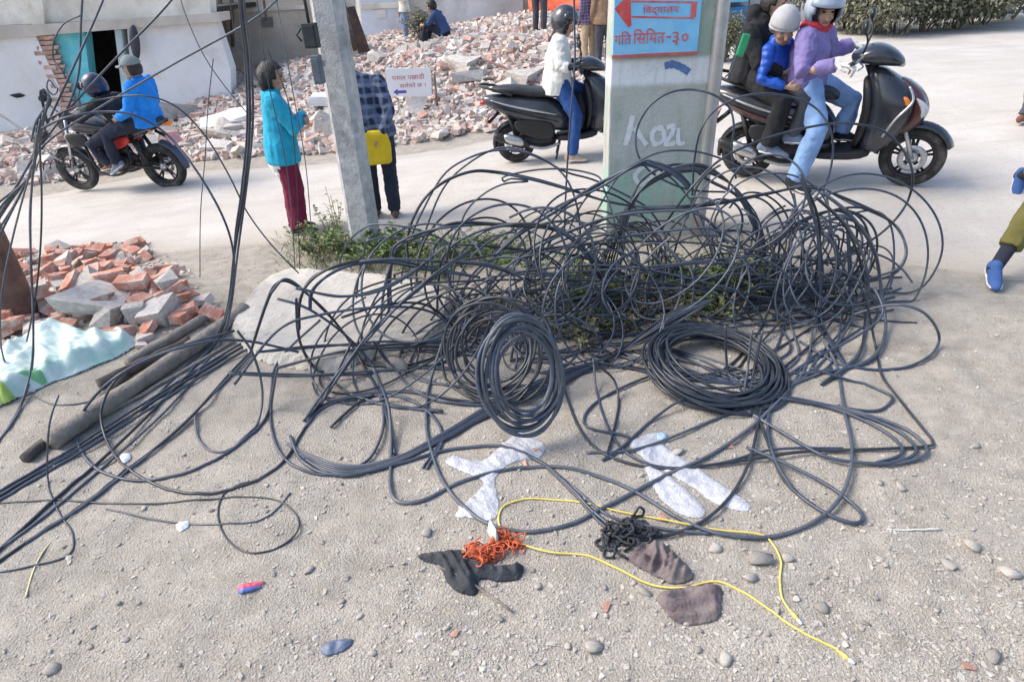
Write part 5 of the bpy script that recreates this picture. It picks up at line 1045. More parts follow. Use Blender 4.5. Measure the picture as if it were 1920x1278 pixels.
def blob(name, parts, vox, mat, parent, wr=0., ws=14., puff=0., pk=60., sm=5, dec=0.):
    mb = MB(); [mb.add(*p) for p in parts]; o = mesh(name, mb.v, mb.f, mat)
    md = o.modifiers.new('r', 'REMESH'); md.mode = 'VOXEL'; md.voxel_size = vox
    ms = o.modifiers.new('s', 'SMOOTH'); ms.factor = .5; ms.iterations = sm
    if dec: dd = o.modifiers.new('d', 'DECIMATE'); dd.ratio = dec
    me = baked(o); o.modifiers.clear(); old = o.data; o.data = me; bpy.data.meshes.remove(old)
    if wr or puff:
        nv = len(me.vertices); co = np.empty(nv * 3); no = np.empty(nv * 3); me.vertices.foreach_get('co', co); me.vertices.foreach_get('normal', no); co = co.reshape(-1, 3); no = no.reshape(-1, 3); ks = np.empty(nv)
        for q_, (x, y, z) in enumerate(co.tolist()):
            k = wr * (noise.noise((x * ws, y * ws, z * ws * .55)) + .5 * noise.noise((x * ws * 2, y * ws * 2, z * ws * 1.6)) + .55 * (.5 - abs(noise.noise((x * ws * .9 + 5, y * ws * .9, z * ws * 1.5))) * 2))
            if puff: k += puff * (abs(math.sin(z * pk + 6 * x)) ** .6 - .6)
            ks[q_] = k
        me.vertices.foreach_set('co', (co + no * ks[:, None]).ravel()); me.update()
    me.shade_smooth()
    if parent is not None: o.parent = parent
    return o
skin_m = M('skin', (.42, .25, .17), (.52, .33, .23), .55, 9); hair_m = M('hair_black', (.010, .009, .009), (.022, .019, .018), .5, 30, .5, 90); eyem = M('eye_dark', (.01, .008, .007), (.02, .015, .013), .2, 9); lipm = M('lips', (.30, .10, .09), (.36, .14, .12), .5, 9)
def fabric(name, c, k=1.35, rough=.9, bump=.15): return M(name, c, tuple(min(.9, v * k + .006) for v in c), rough, 7, bump, 120, det=5)
def finger_parts(w, d, n, s, curl=.8, sz=1.):
    """palm at w pointing along d, palm normal n, thumb side s"""
    d, n, s = d.normalized(), n.normalized(), s.normalized(); P_ = [limb_vf([w, w + d * .085 * sz], [(.014 * sz, .026 * sz), (.014 * sz, .040 * sz)], s, 10)]
    for k, (o_, L) in enumerate(((.031, .072), (.0105, .080), (-.0105, .075), (-.030, .058))):
        b = w + d * .088 * sz + s * o_ * sz; d1 = (d * math.cos(curl * .6) + n * math.sin(curl * .6)); d2 = (d * math.cos(curl * 1.5) + n * math.sin(curl * 1.5)); p1 = b + d1 * L * .5 * sz; p2 = p1 + d2 * L * .5 * sz; P_.append(limb_vf([b - d * .01, p1, p2], [.0092 * sz, .0088 * sz, .0075 * sz], s, 7))
    b = w + d * .025 * sz + s * .03 * sz; p1 = b + (s * .75 + d * .6 + n * .25).normalized() * .042 * sz; p2 = p1 + (d * .9 + n * .5).normalized() * .032 * sz; P_.append(limb_vf([b, p1, p2], [.0125 * sz, .0105 * sz, .008 * sz], n, 7)); return P_
def dome(name, c, rad, fr, cut, mat, parent, th=.012, nz=.0, seg=36, smooth=True):
    bm = bmesh.new(); bmesh.ops.create_uvsphere(bm, u_segments=seg, v_segments=seg // 2, radius=1)
    bmesh.ops.delete(bm, geom=[f for f in bm.faces if cut(f.calc_center_median())], context='FACES')
    for v in bm.verts:
        k = 1 + nz * noise.noise(v.co * 5) + nz * .8 * noise.noise(v.co * 13); v.co = Vector(c) + fr @ Vector((v.co.x * rad[0] * k, v.co.y * rad[1] * k, v.co.z * rad[2] * k))
    o = bmobj(name, bm, mat, parent, smooth); md = o.modifiers.new('t', 'SOLIDIFY'); md.thickness = th; md.offset = 1; return o
STAND = dict(pelvis=(0, 0, .90), chest=(.01, 0, 1.18), neck=(0, 0, 1.38), head=(.025, 0, 1.52), shL=(0, .175, 1.33), shR=(0, -.175, 1.33), elL=(-.02, .22, 1.06), elR=(-.02, -.22, 1.06), wrL=(.08, .22, .84), wrR=(.08, -.22, .84), hiL=(0, .09, .88), hiR=(0, -.09, .88), knL=(.02, .10, .48), knR=(.02, -.10, .48), anL=(0, .10, .08), anR=(0, -.10, .08))
def person(label, loc, rz, scale, J=None, top=None, low=None, shoe=None, head='hair', hmat=None, hyaw=0., hpitch=0., female=False, child=False, fat=1., tl=.86, vox=.011, puff=0., wr=.008, handL=None, handR=None, glove=None, collar=True, skirt=0., bottom_ease=1., toeL=None, toeR=None, rot=None, crop=.97, sock=None, visor=None, hood=False, scarf=None, shirt=None, pk=60., curl=.8, barefeet=False, sleeves=1.):
    j = {k: Vector(v) for k, v in {**STAND, **(J or {})}.items()}; o = empty('person', loc, rz, label, 'person'); o.scale = (scale,) * 3
    if rot: o.rotation_euler = rot
    s = (j['shL'] - j['shR']).normalized(); hs = (j['hiL'] - j['hiR']).normalized(); tw = (j['neck'] - j['pelvis']).normalized(); fwd = s.cross(tw).normalized(); w_ = .92 if female else 1.
    cs = .8 if child else 1.
    hu = ((j['head'] - j['neck']).normalized() + Vector((0, 0, 1.6))).normalized(); hf = (fwd - hu * fwd.dot(hu)).normalized(); q = Quaternion(hu, hyaw); hf = q @ hf; hs_ = hu.cross(hf); qp = Quaternion(hs_, hpitch); hf = qp @ hf; hu = qp @ hu
    FR = Matrix((hf, hs_, hu)).transposed(); H = j['head']; hk = .93 if child else 1.
    mid = j['pelvis'].lerp(j['chest'], .5) + fwd * 0.; shm = (j['shL'] + j['shR']) / 2
    B = [limb_vf([j['pelvis'] - tw * .02, mid, j['chest'], shm - tw * .01], [(.095, .145 * w_), (.085, .118 * w_), (.10, .145 * w_), (.075, .135 * w_)], s), limb_vf([shm - tw * .02, j['neck'], H - hu * .05 - hf * .01], [.062, .052, .052], s),
         ell_vf(H + hu * .015, (.098 * hk, .077 * hk, .112 * hk), FR), ell_vf(H + hf * .022 - hu * .062, (.070 * hk, .057 * hk, .058 * hk), FR), limb_vf([H + hf * .088 + hu * .012, H + hf * .110 - hu * .028], [.010, .016], hs_, 8), ell_vf(H + hf * .062 - hu * .02 + hs_ * .035, (.03, .028, .028), FR), ell_vf(H + hf * .062 - hu * .02 - hs_ * .035, (.03, .028, .028), FR), ell_vf(H + hf * .085 + hu * .038, (.02, .05, .014), FR)]
    for e in (-1, 1): B.append(ell_vf(H + hs_ * e * .077 - hf * .008 - hu * .005, (.022, .012, .032), FR))
    for L_ in 'LR':
        e = 1 if L_ == 'L' else -1
        B.append(limb_vf([j['sh' + L_], j['sh' + L_].lerp(j['el' + L_], .5), j['el' + L_], j['el' + L_].lerp(j['wr' + L_], .35), j['wr' + L_]], [.05 * cs, .042 * cs, .036 * cs, .037 * cs, .024 * cs], fwd, 10))
        B.append(limb_vf([j['hi' + L_], j['hi' + L_].lerp(j['kn' + L_], .5), j['kn' + L_], j['kn' + L_].lerp(j['an' + L_], .3), j['an' + L_]], [.085 * cs, .07 * cs, .052 * cs, .054 * cs, .034 * cs], hs, 10))
        hd = (handL if L_ == 'L' else handR); d = Vector(hd[0]) if hd else (j['wr' + L_] - j['el' + L_]); n = Vector(hd[1]) if hd else -s * e * 1.; d = d.normalized(); n = (n - d * n.dot(d)); n = n.normalized() if n.length > .05 else d.orthogonal().normalized(); th = n.cross(d) * -e
        if th.dot(fwd + tw * .6) < 0: th = -th
        fp = finger_parts(j['wr' + L_] + d * .012, d, n, th, curl, .95 * cs)
        if glove: blob('glove', [(v, f) for v, f in finger_parts(j['wr' + L_] + d * .005, d, n, th, curl, 1.22 * cs)] + [limb_vf([j['wr' + L_] - d * .06, j['wr' + L_] + d * .02], [.036, .034], s, 10)], .006, glove, o, .001, 30, sm=2)
        B += fp
        toe = Vector((toeL if L_ == 'L' else toeR) or tuple(hs.cross(Vector((0, 0, 1))) * 1)).normalized(); an = j['an' + L_]; sd = toe.cross(Vector((0, 0, 1))).normalized(); upv = sd.cross(toe).normalized()
        heel = an - toe * .055 - upv * .05; tip = an + toe * .165 * cs - upv * .055
        B.append(limb_vf([an + upv * .0, heel + toe * .05 + upv * .02, tip - toe * .05, tip - toe * .01], [(.034, .034), (.032, .034), (.022, .038), (.014, .03)], sd, 10))
        if not barefeet:
            sh_ = blob('shoe', [limb_vf([heel + upv * .032, an.lerp(heel, .5) + toe * .06 + upv * .012, tip - toe * .06 + upv * .012, tip + upv * .004], [(.045, .040), (.048, .044), (.036, .046), (.022, .034)], sd, 12), limb_vf([an + upv * .02, an - upv * .03], [.046, .048], sd, 10)], .009, shoe, o, .001, 30, sm=3)
            V, F = limb_vf([heel + upv * .004, an + toe * .06 - upv * .046, tip - toe * .04 + upv * .002, tip + upv * .004], [(.014, .044), (.014, .048), (.014, .05), (.012, .036)], sd, 12); mesh('sole', V, F, M('sole_pale', (.55, .54, .52), (.66, .65, .63), .7, 9), sh_, True)
    blob('body', B, .0085 if vox < .013 else .012, skin_m, o, sm=2, dec=.5)
    # jacket / shirt
    ez = fat; hem = j['pelvis'] - tw * .02 + (Vector((0, 0, -1)) * (.90 - tl))
    if top is not None:
        T = [limb_vf([hem, j['pelvis'] + tw * .03, mid, j['chest'], shm + tw * .005], [(.152 * ez, .222 * w_ * ez), (.145 * ez, .212 * w_ * ez), (.13 * ez, .172 * w_ * ez), (.13 * ez, .178 * w_ * ez), (.085 * ez, .165 * w_)], s, 16, flat0=True)]
        for L_ in 'LR':
            a, b, c = j['sh' + L_], j['el' + L_], j['wr' + L_]; c2 = b.lerp(c, sleeves); T.append(limb_vf([a, a.lerp(b, .5), b, b.lerp(c2, .5), c2], [.075 * cs * ez, .066 * cs * ez, .060 * cs * ez, .055 * cs * ez, .047 * cs * ez], fwd, 12, flat1=True))
        if collar: T.append(limb_vf([shm, j['neck'] - tw * .0], [(.085, .10), (.074, .078)], s, 12))
        if hood: T.append(ell_vf(j['neck'] - fwd * .09 + tw * .02, (.07, .12, .09)))
        blob('jacket', T, vox, top, o, wr, 16, puff, pk, 4, .6)
    if shirt is not None: blob('shirt', [limb_vf([hem - tw * .035, hem + tw * .06], [(.135 * ez, .18 * w_ * ez), (.13 * ez, .175 * w_ * ez)], s, 14)], vox, shirt, o, wr, 16)
    if low is not None:
        be = bottom_ease; L0 = [limb_vf([j['pelvis'] + tw * .08, j['pelvis'] - tw * .03], [(.112, .155 * w_), (.118, .165 * w_)], s, 14)]
        for L_ in 'LR':
            a, b, c = j['hi' + L_], j['kn' + L_], j['an' + L_]; c = b.lerp(c, crop); L0.append(limb_vf([a, a.lerp(b, .4), b, b.lerp(c, .45), c], [.105 * cs, .095 * cs * be ** .5, .075 * cs * be, .072 * cs * be, .064 * cs * be], hs, 12, flat1=True))
        blob('trousers', L0, vox, low, o, wr * 1.1, 13, 0, 0, 4, .6)
    if sock is not None:
        for L_ in 'LR': tube('sock', [j['kn' + L_].lerp(j['an' + L_], t) for t in (.6, .8, .95, 1.05)], [.052, .046, .043, .046], sock, o, 12)
    # face and head wear
    for e in (-1, 1): V, F = ell_vf(H + hf * .090 + hs_ * e * .032 + hu * .020, (.010, .016, .008), FR); mesh('eye', V, F, eyem, o, True); V, F = ell_vf(H + hf * .096 + hs_ * e * .034 + hu * .042, (.008, .022, .005), FR); mesh('eyebrow', V, F, hair_m, o, True)
    V, F = ell_vf(H + hf * .090 - hu * .058, (.008, .024, .009), FR); mesh('mouth', V, F, lipm, o, True)
    hc_ = H + hu * .018 - hf * .006
    if head in ('hair', 'bob', 'bun', 'long'): dome('hair', hc_, (.112, .092, .122), FR, lambda v: (v.x > .42 and v.z < .52) or v.z < (-.62 if head != 'bob' else -.85) or (v.x > .15 and v.z < -.1), hair_m, o, .012, .06)
    if head == 'bob': blob('hair_back', [limb_vf([hc_ - hf * .05 + hu * .03, hc_ - hf * .065 - hu * .06, hc_ - hf * .06 - hu * .12], [(.075, .10), (.07, .105), (.045, .085)], hs_)], .012, hair_m, o, .005, 30)
    if head == 'bun': blob('hair_bun', [ell_vf(hc_ - hf * .125 + hu * -.01, (.05, .055, .05))], .012, hair_m, o, .004, 30)
    if head == 'long' or (head == 'helmet' and female): tube('ponytail', catmull([hc_ - hf * .09 - hu * .09, hc_ - hf * .12 - hu * .17, j['neck'] - fwd * .13 - tw * .05], 4), [.028, .03, .032, .032, .03, .028, .026, .02, .012], M('hair_brown', (.05, .03, .02), (.09, .055, .035), .5, 30, .4, 80), o, 8)
    if head == 'helmet':
        hm = dome('helmet', hc_ + hu * .008, (.134, .118, .140), FR, lambda v: (v.x > .42 and v.z < .30 and abs(v.y) < .80) or v.z < -.70, hmat or bodyk, o, .022)
        dome('visor', hc_ + hu * .012, (.160, .141, .162), FR, lambda v: not (v.x > .35 and .22 < v.z < .62), visor or M('visor_smoke', (.03, .035, .05), (.05, .055, .07), .15, 5, coat=.5), hm, .004)
        dome('helmet_lining', hc_ + hu * .004, (.128, .112, .134), FR, lambda v: (v.x > .55 and v.z < .25 and abs(v.y) < .62) or v.z < -.74, blackp, hm, .006)
        tube('chin_strap', catmull([hc_ + hs_ * .09 - hu * .08 + hf * .03, hc_ - hu * .135 + hf * .05, hc_ - hs_ * .09 - hu * .08 + hf * .03], 5), .009, blackp, hm, 6)
    if head == 'cap':
        dome('hair', hc_ - hu * .012, (.106, .088, .112), FR, lambda v: v.x > .2 or v.z < -.6, hair_m, o, .008, .05); cp = dome('cap', hc_ + hu * .012, (.116, .096, .118), FR, lambda v: v.z < .12, hmat, o, .008, .02)
        V = [hc_ + hu * (.03 - .012 * abs(y)) + hf * (.10 + x * .085 * math.sqrt(max(0, 1 - y * y * .9))) + hs_ * y * .085 for x in (0, .5, 1) for y in np.linspace(-1, 1, 9)]; F = [(r_ * 9 + c, r_ * 9 + c + 1, (r_ + 1) * 9 + c + 1, (r_ + 1) * 9 + c) for r_ in range(2) for c in range(8)]; br_ = mesh('brim', V, F, hmat, cp, True); br_.modifiers.new('t', 'SOLIDIFY').thickness = .006
    if head == 'beanie':
        dome('beanie', hc_ + hu * .02, (.114, .098, .128), FR, lambda v: v.z < (.02 if v.x > .2 else -.35), hmat, o, .012, .03); tube('beanie_cuff', [hc_ + hu * (.022 - .022 * (1 - math.cos(a)) * .5 * 1.6) + hf * .113 * math.cos(a) + hs_ * .099 * math.sin(a) for a in np.linspace(0, 2 * math.pi, 33)[:-1]], .014, hmat, o, 8, True)
    if scarf is not None: tube('scarf', [j['neck'] + tw * .01 + fwd * .085 * math.cos(a) + s * .09 * math.sin(a) + tw * .02 * math.sin(a * 3) for a in np.linspace(0, 6.283, 25)[:-1]], .034, scarf, o, 9, True)
    return o
turqj = fabric('turquoise_knit', (.012, .30, .46)); maroon = fabric('maroon_cotton', (.14, .006, .035)); sandal = fabric('dark_sandal', (.04, .035, .035))
jean_d = fabric('dark_denim', (.012, .017, .035)); blackf = fabric('black_cloth', (.010, .011, .014)); bluej = fabric('bright_blue_jacket', (.006, .19, .62)); whitej = fabric('white_quilt', (.62, .63, .60), 1.15); jean_b = fabric('blue_denim', (.012, .055, .20)); jean_l = fabric('light_denim', (.22, .36, .62)); purplej = fabric('purple_shell', (.21, .17, .38)); bluep = fabric('blue_puffer', (.008, .075, .42), 1.3, .45); greyk = fabric('grey_knit', (.42, .42, .44), 1.2); olive = fabric('olive_cotton', (.11, .10, .025)); greycap = fabric('grey_cap', (.17, .20, .20)); brownj = fabric('brown_jacket', (.23, .145, .09)); tan = fabric('tan_trousers', (.42, .32, .2)); navy = fabric('navy_shirt', (.03, .06, .15)); cream_s = fabric('cream_shirt', (.55, .53, .48)); blues = fabric('blue_sneaker', (.035, .085, .24)); greys = fabric('grey_sneaker', (.13, .17, .24)); redf = fabric('red_scarf', (.42, .035, .055)); whiteglove = fabric('white_glove', (.58, .57, .54)); greytr = fabric('grey_trousers', (.055, .055, .07)); brownshoe = fabric('brown_shoe', (.16, .075, .05)); whiteshirt = fabric('white_shirt', (.72, .72, .72), 1.1); yel = fabric('yellow_bag', (.72, .50, .02), 1.15)
def plaid(name, a, b, c, k=26.):
    m = M(name, a, tuple(v * 1.2 for v in a), .9, 8); n = m.node_tree.nodes; L = m.node_tree.links.new; bs_ = n['Principled BSDF']; src_ = bs_.inputs['Base Color'].links[0].from_socket; tc = n.new('ShaderNodeTexCoord')
    for d_, col, kk in (('X', b, k), ('Y', b, k), ('Z', c, k * .8)):
        wv = n.new('ShaderNodeTexWave'); wv.wave_type = 'BANDS'; wv.bands_direction = d_; wv.inputs['Scale'].default_value = kk / 6.; wv.inputs['Distortion'].default_value = 2.2; wv.inputs['Detail'].default_value = 2; wv.inputs['Detail Scale'].default_value = 1.5; L(tc.outputs['Object'], wv.inputs['Vector'])
        r = n.new('ShaderNodeMapRange'); r.inputs[1].default_value = .62; r.inputs[2].default_value = .8; r.inputs[4].default_value = .55; L(wv.outputs[0], r.inputs[0]); mx = n.new('ShaderNodeMix'); mx.data_type = 'RGBA'; L(r.outputs[0], mx.inputs[0]); L(src_, mx.inputs[6]); mx.inputs[7].default_value = (*col, 1); src_ = mx.outputs[2]
    L(src_, bs_.inputs['Base Color']); return m
plaid_b = plaid('plaid_blue', (.012, .02, .05), (.12, .17, .28), (.20, .25, .36)); plaid_p = plaid('plaid_purple', (.05, .035, .10), (.25, .2, .3), (.3, .22, .3), 40)
# woman in turquoise, arms folded, looking across the heap
gw_ = G(562, 436)
person('woman standing with folded arms in turquoise cardigan and maroon trousers', gw_, R_(22), .985, dict(chest=(.03, 0, 1.18), neck=(.03, 0, 1.375), head=(.05, 0, 1.50), elL=(.14, .23, 1.08), elR=(.13, -.25, 1.07), wrL=(.27, -.02, 1.10), wrR=(.26, .04, 1.14), knL=(.03, .09, .48), knR=(.03, -.09, .48)), turqj, maroon, sandal, 'bob', female=True, fat=1.10, tl=.76, bottom_ease=1.32, shirt=whiteshirt, hyaw=R_(-14), handL=((.2, -1, .1), (-1, 0, 0)), handR=((.2, 1, .1), (-1, 0, 0)), vox=.010, wr=.007)
# man in plaid with yellow bag held behind his back
gm = G(724, 409); PL = person('man seen from behind in dark blue plaid jacket and navy trousers beside the pole', gm, R_(100), 1.0, dict(pelvis=(0, 0, .90), chest=(.03, .05, 1.18), neck=(.07, .11, 1.36), head=(.12, .20, 1.465), shL=(.05, .25, 1.30), shR=(.03, -.10, 1.33), elL=(-.10, .26, 1.08), elR=(-.12, -.17, 1.08), wrL=(-.17, .07, .90), wrR=(-.17, -.08, .88), anL=(.04, .09, .08), anR=(-.04, -.10, .08)), plaid_b, jean_d, fabric('brown_leather', (.10, .065, .05)), 'hair', handL=((-.1, -.7, -.5), (0, 0, -1)), handR=((-.1, .7, -.5), (0, 0, -1)), fat=1.0, tl=.84, vox=.010, wr=.007)
yb = empty('carrier_bag', gm + Matrix.Rotation(R_(100), 3, 'Z') @ Vector((-.19, .02, .60)), R_(100), 'bright yellow carrier bag held behind the man in plaid', 'bag')
rs = [ring(z, 0., .035 - .012 * (z / .34), wy, 14, 4.5, 'Z') for z, wy in ((0, .165), (.05, .17), (.16, .17), (.26, .16), (.33, .13))]; V, F = loft(rs); ob = mesh('bag_body', V, F, yel, yb, True); sub_mesh(ob, 2); ob.parent = yb
for v in ob.data.vertices: v.co.x += .02 * noise.noise(v.co * 11); v.co.y += .014 * noise.noise(v.co * 9 + Vector((4, 2, 1))); v.co.z += .01 * noise.noise(v.co * 8 + Vector((1, 7, 1)))
# scooter rider in white
def ride(v, off=(0, 0, 0)): return v.location
person('rider in white padded jacket and blue jeans wearing a dark helmet', m1, rz1, SC1 * 1.0, dict(pelvis=(-.10, 0, .86), chest=(-.06, 0, 1.13), neck=(-.02, 0, 1.32), head=(.03, 0, 1.435), shL=(-.04, .165, 1.27), shR=(-.04, -.165, 1.27), elL=(-.02, .28, 1.04), elR=(-.03, -.28, 1.03), wrL=(.055, .31, 1.03), wrR=(.055, -.31, 1.03), hiL=(-.06, .09, .84), hiR=(-.06, -.10, .84), knL=(.26, .13, .66), knR=(.10, -.24, .50), anL=(.18, .13, .37), anR=(.03, -.27, .085)), whitej, jean_b, fabric('beige_shoe', (.35, .28, .22)), 'helmet', hmat=bodyk, female=True, fat=1.12, tl=.80, vox=.010, puff=.006, pk=42, glove=fabric('dark_glove', (.012, .016, .03)), handL=((1, .25, .0), (0, 0, -1)), handR=((1, -.25, .0), (0, 0, -1)), rot=(0, -sl1, rz1 + R_(6)), toeL=(1, 0, .1), toeR=(1, -.1, 0), bottom_ease=1.0, curl=1.3, hyaw=R_(-28), hpitch=R_(4))
bag = empty('shopping_bag', m1 + Matrix.Rotation(rz1 + R_(6), 3, 'Z') @ Vector((.06, -.04, .31)), rz1 + R_(6), 'bulging black bag standing on the footboard of the dark grey scooter', 'bag')
blob('bag_body', [limb_vf([(0, 0, .06), (.01, 0, .18), (.03, 0, .32), (.05, 0, .40)], [(.10, .13), (.13, .15), (.11, .13), (.05, .07)], (0, 1, 0), 14)], .012, blackf, bag, .012, 13)
tube('handle', catmull([(.03, -.04, .39), (.08, -.02, .47), (.10, .02, .50), (.06, .03, .40)], 4), .008, blackf, bag, 6)
# three people on the right scooter
vis_c = M('visor_clear', (.30, .36, .46), (.40, .46, .56), .12, 5, coat=.5)
RT2 = (R_(4), -sl2, rz2)
person('rider in purple jacket, pale jeans, pale helmet and red scarf with one foot down', m2, rz2, SC2, dict(pelvis=(-.24, 0, .82), chest=(-.22, 0, 1.06), neck=(-.20, 0, 1.225), head=(-.16, -.02, 1.33), shL=(-.16, .15, 1.17), shR=(-.24, -.165, 1.17), elL=(-.08, .26, 1.0), elR=(-.22, -.30, .94), wrL=(.055, .31, 1.03), wrR=(.0, -.315, 1.0), hiL=(-.18, .09, .81), hiR=(-.19, -.10, .81), knL=(.14, .16, .62), knR=(-.06, -.26, .50), anL=(.08, .14, .37), anR=(-.18, -.30, .085)), purplej, jean_l, fabric('black_shoe', (.012, .014, .02)), 'helmet', hmat=M('helmet_pale', (.38, .44, .54), (.5, .55, .64), .25, 4, coat=.5), female=True, fat=1.14, tl=.78, vox=.010, puff=.004, pk=34, glove=whiteglove, handL=((1, .25, 0), (0, 0, -1)), handR=((1, -.2, 0), (0, 0, -1)), rot=RT2, hyaw=R_(-48), hpitch=R_(2), scarf=redf, visor=vis_c, toeL=(1, 0, 0), toeR=(.8, -.6, 0), curl=1.3, bottom_ease=1.12)
person('child in bright blue puffer jacket and pale knitted hat between the two riders', m2, rz2, SC2 * 1.0, dict(pelvis=(-.47, -.04, .85), chest=(-.47, -.06, 1.02), neck=(-.46, -.09, 1.13), head=(-.42, -.13, 1.235), shL=(-.42, .09, 1.10), shR=(-.50, -.21, 1.10), elL=(-.30, .19, .95), elR=(-.52, -.32, .90), wrL=(-.15, .20, .92), wrR=(-.34, -.30, .84), hiL=(-.40, .07, .85), hiR=(-.40, -.10, .85), knL=(-.14, .20, .74), knR=(-.18, -.22, .71), anL=(-.18, .2, .45), anR=(-.24, -.23, .44)), bluep, greytr, greys, 'beanie', hmat=greyk, child=True, fat=.92, tl=.86, vox=.010, puff=.008, pk=60, rot=RT2, hyaw=R_(-48), hpitch=R_(10), handL=((1, -.3, 0), (0, 0, -1)), handR=((1, .1, -.1), (0, 1, 0)), toeL=(1, 0, 0), toeR=(1, 0, 0))
person('passenger in black hooded jacket and black trousers at the back of the scooter', m2, rz2, SC2, dict(pelvis=(-.68, 0, .89), chest=(-.66, .02, 1.12), neck=(-.60, .05, 1.28), head=(-.53, .08, 1.385), shL=(-.60, .20, 1.21), shR=(-.67, -.15, 1.22), elL=(-.46, .28, 1.02), elR=(-.56, -.25, 1.0), wrL=(-.26, .24, .95), wrR=(-.40, -.16, .92), hiL=(-.62, .09, .88), hiR=(-.62, -.11, .88), knL=(-.30, .26, .78), knR=(-.34, -.27, .72), anL=(-.40, .26, .40), anR=(-.42, -.27, .36)), blackf, blackf, greys, 'hair', fat=1.03, tl=.86, vox=.010, wr=.008, rot=RT2, hood=True, toeL=(1, 0, -.1), toeR=(1, -.15, -.12), hyaw=R_(-10), bottom_ease=1.1)
# two on the motorcycle
RT3 = (R_(-3), -sl3, rz3)
person('motorcycle driver in black jacket and navy helmet leaning to the handlebar', m3, rz3, SC3, dict(pelvis=(-.36, 0, .85), chest=(-.26, 0, 1.05), neck=(-.18, 0, 1.20), head=(-.11, 0, 1.30), shL=(-.20, .18, 1.15), shR=(-.20, -.18, 1.15), elL=(.03, .30, 1.0), elR=(.03, -.30, 1.0), wrL=(.25, .33, 1.07), wrR=(.25, -.33, 1.07), hiL=(-.30, .10, .84), hiR=(-.30, -.10, .84), knL=(.10, .22, .66), knR=(.10, -.22, .66), anL=(-.06, .20, .40), anR=(-.06, -.20, .40)), blackf, jean_d, brownshoe, 'helmet', hmat=M('helmet_navy', (.008, .014, .045), (.014, .022, .065), .3, 5, coat=.4), fat=1.05, tl=.86, rot=RT3, toeL=(1, 0, -.1), toeR=(1, 0, -.1), handL=((1, .2, 0), (0, 0, -1)), handR=((1, -.2, 0), (0, 0, -1)), curl=1.3)
person('motorcycle passenger in bright blue jacket, dark jeans and grey cap', m3, rz3, SC3, dict(pelvis=(-.69, 0, .92), chest=(-.73, 0, 1.19), neck=(-.74, 0, 1.39), head=(-.73, .02, 1.51), shL=(-.74, .185, 1.33), shR=(-.74, -.185, 1.33), elL=(-.66, .27, 1.07), elR=(-.66, -.27, 1.07), wrL=(-.44, .22, .98), wrR=(-.44, -.22, .98), hiL=(-.62, .10, .90), hiR=(-.62, -.10, .90), knL=(-.22, .27, .80), knR=(-.22, -.27, .80), anL=(-.20, .26, .42), anR=(-.20, -.26, .42)), bluej, jean_d, greys, 'cap', hmat=greycap, fat=1.06, tl=.84, rot=RT3, toeL=(.85, .1, -.45), toeR=(.85, -.1, -.45), hyaw=R_(12))
# on and behind the heap
ps = G(832, 74); ps.y = max(ps.y, 15.8); sit = P(835, 70, 17.0); sit.z = sit.z
person('man in navy shirt sitting hunched on top of the rubble', (sit.x, sit.y, max(sit.z - .04, gz(sit.x, sit.y) + .02)), R_(165), 1.05, dict(pelvis=(0, 0, .14), chest=(.10, 0, .40), neck=(.20, 0, .56), head=(.27, 0, .67), shL=(.16, .17, .52), shR=(.16, -.17, .52), elL=(.30, .22, .33), elR=(.30, -.22, .33), wrL=(.48, .10, .30), wrR=(.48, -.10, .30), hiL=(.02, .10, .13), hiR=(.02, -.10, .13), knL=(.38, .17, .32), knR=(.38, -.17, .32), anL=(.50, .14, -.06), anR=(.50, -.14, -.06)), navy, jean_d, sandal, 'hair', tl=.90, vox=.014, sleeves=.2)
ph = P(766, 86, 19.5)
person('man in cream shirt and blue jeans standing on the rubble by the pale blue wall', (ph.x, ph.y, ph.z), R_(200), 1.0, dict(anL=(.06, .14, .08), anR=(-.05, -.17, .08), knL=(.05, .12, .48), elL=(.05, .27, 1.1), wrL=(.24, .15, 1.2)), cream_s, fabric('mid_denim', (.10, .15, .26)), sandal, 'hair', vox=.014)
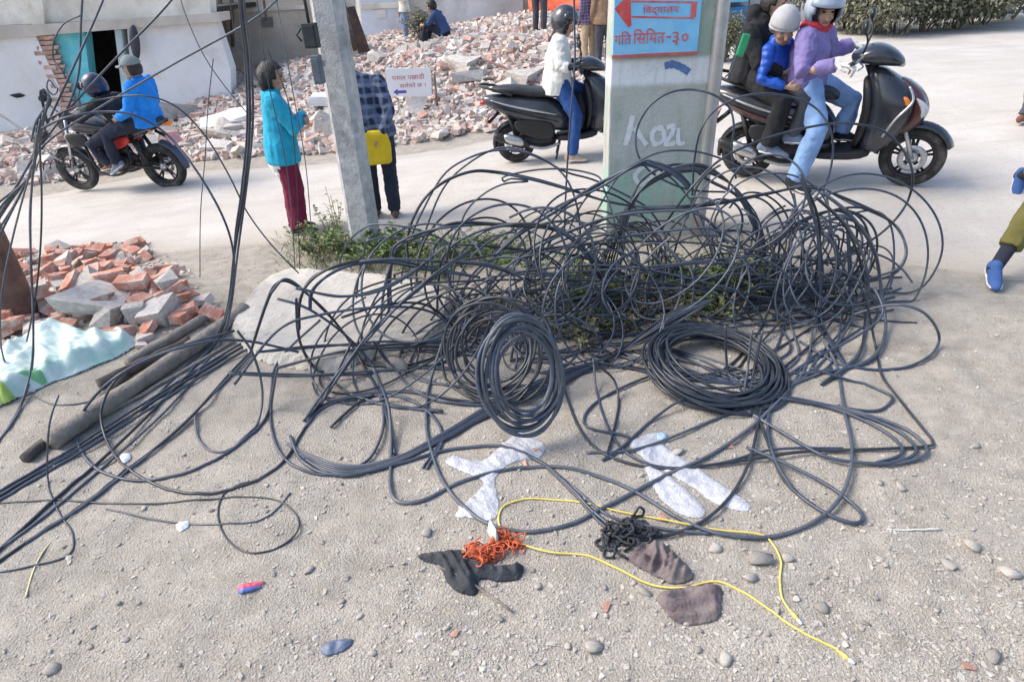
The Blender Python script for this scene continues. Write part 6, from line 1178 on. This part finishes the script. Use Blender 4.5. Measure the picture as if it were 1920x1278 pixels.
for px, py, hh, tp_, lw_, hd, lb, rzz, cap in ((1103, 126, .84, plaid_p, tan, 'hair', 'small figure in purple plaid shirt standing by the red canopy', R_(120), None), (1131, 136, .93, brownj, greytr, 'cap', 'man in brown jacket and dark trousers seen from behind by the red canopy', R_(85), fabric('grey_hat', (.14, .15, .13)))):
    p = G(px, py); person(lb, p, rzz, hh, dict(elR=(.05, -.26, 1.08), wrR=(.18, -.1, 1.05)), tp_, lw_, sandal, hd, hmat=cap, vox=.014)
p = G(1012, 62); person('person in blue shirt and dark trousers standing behind the rubble crest', p, R_(60), 1.0, {}, navy, greytr, sandal, 'hair', vox=.014)
# walkers leaving the frame on the right
p = G(1902, 232); p.z = gz(p.x, p.y) + .016
person('pedestrian in grey trousers and brown sandals walking along the road edge', p + Vector((.08, 0, 0)), R_(20), 1.0, dict(anL=(.22, .09, .08), knL=(.14, .10, .48), anR=(-.16, -.10, .085), knR=(.06, -.10, .48)), fabric('slate_shirt', (.08, .09, .11)), greytr, brownshoe, 'hair', vox=.012, bottom_ease=1.2)
a1, a2 = G(1862, 548), G(1905, 362); a1.z = ground_z(a1.x, a1.y); hip = Vector((a1.x + .90, (a1.y * .62 + a2.y * .38) + .10, 0)); 
rzw = math.atan2(-1.0, -.62); Rm = Matrix.Rotation(-rzw, 3, 'Z'); base = Vector((hip.x, hip.y, gz(hip.x, hip.y)))
lc = lambda v: tuple(Rm @ (Vector(v) - base))
f1 = lc((a1.x + .06, a1.y + .13, a1.z + .115)); f2 = lc((a2.x + .03, a2.y + .05, a2.z + .14))
hipL, hipR = Vector((0, .09, .86)), Vector((0, -.09, .86)); k1 = (Vector(f1) + hipR) / 2 + Vector((.12, 0, .02)); k2 = (Vector(f2) + hipL) / 2 + Vector((.14, 0, -.05))
person('walker in olive trousers, dark socks and blue running shoes striding beside the tangle', base, rzw, 1.0, dict(anR=f1, knR=tuple(k1), anL=f2, knL=tuple(k2)), fabric('dark_green_top', (.05, .07, .05)), olive, blues, 'hair', crop=.70, sock=fabric('dark_sock', (.012, .016, .03)), vox=.010, bottom_ease=1.15, toeR=(1, .15, -.22), toeL=(.8, 0, -.6))
bpy.data.scenes.remove(TS)
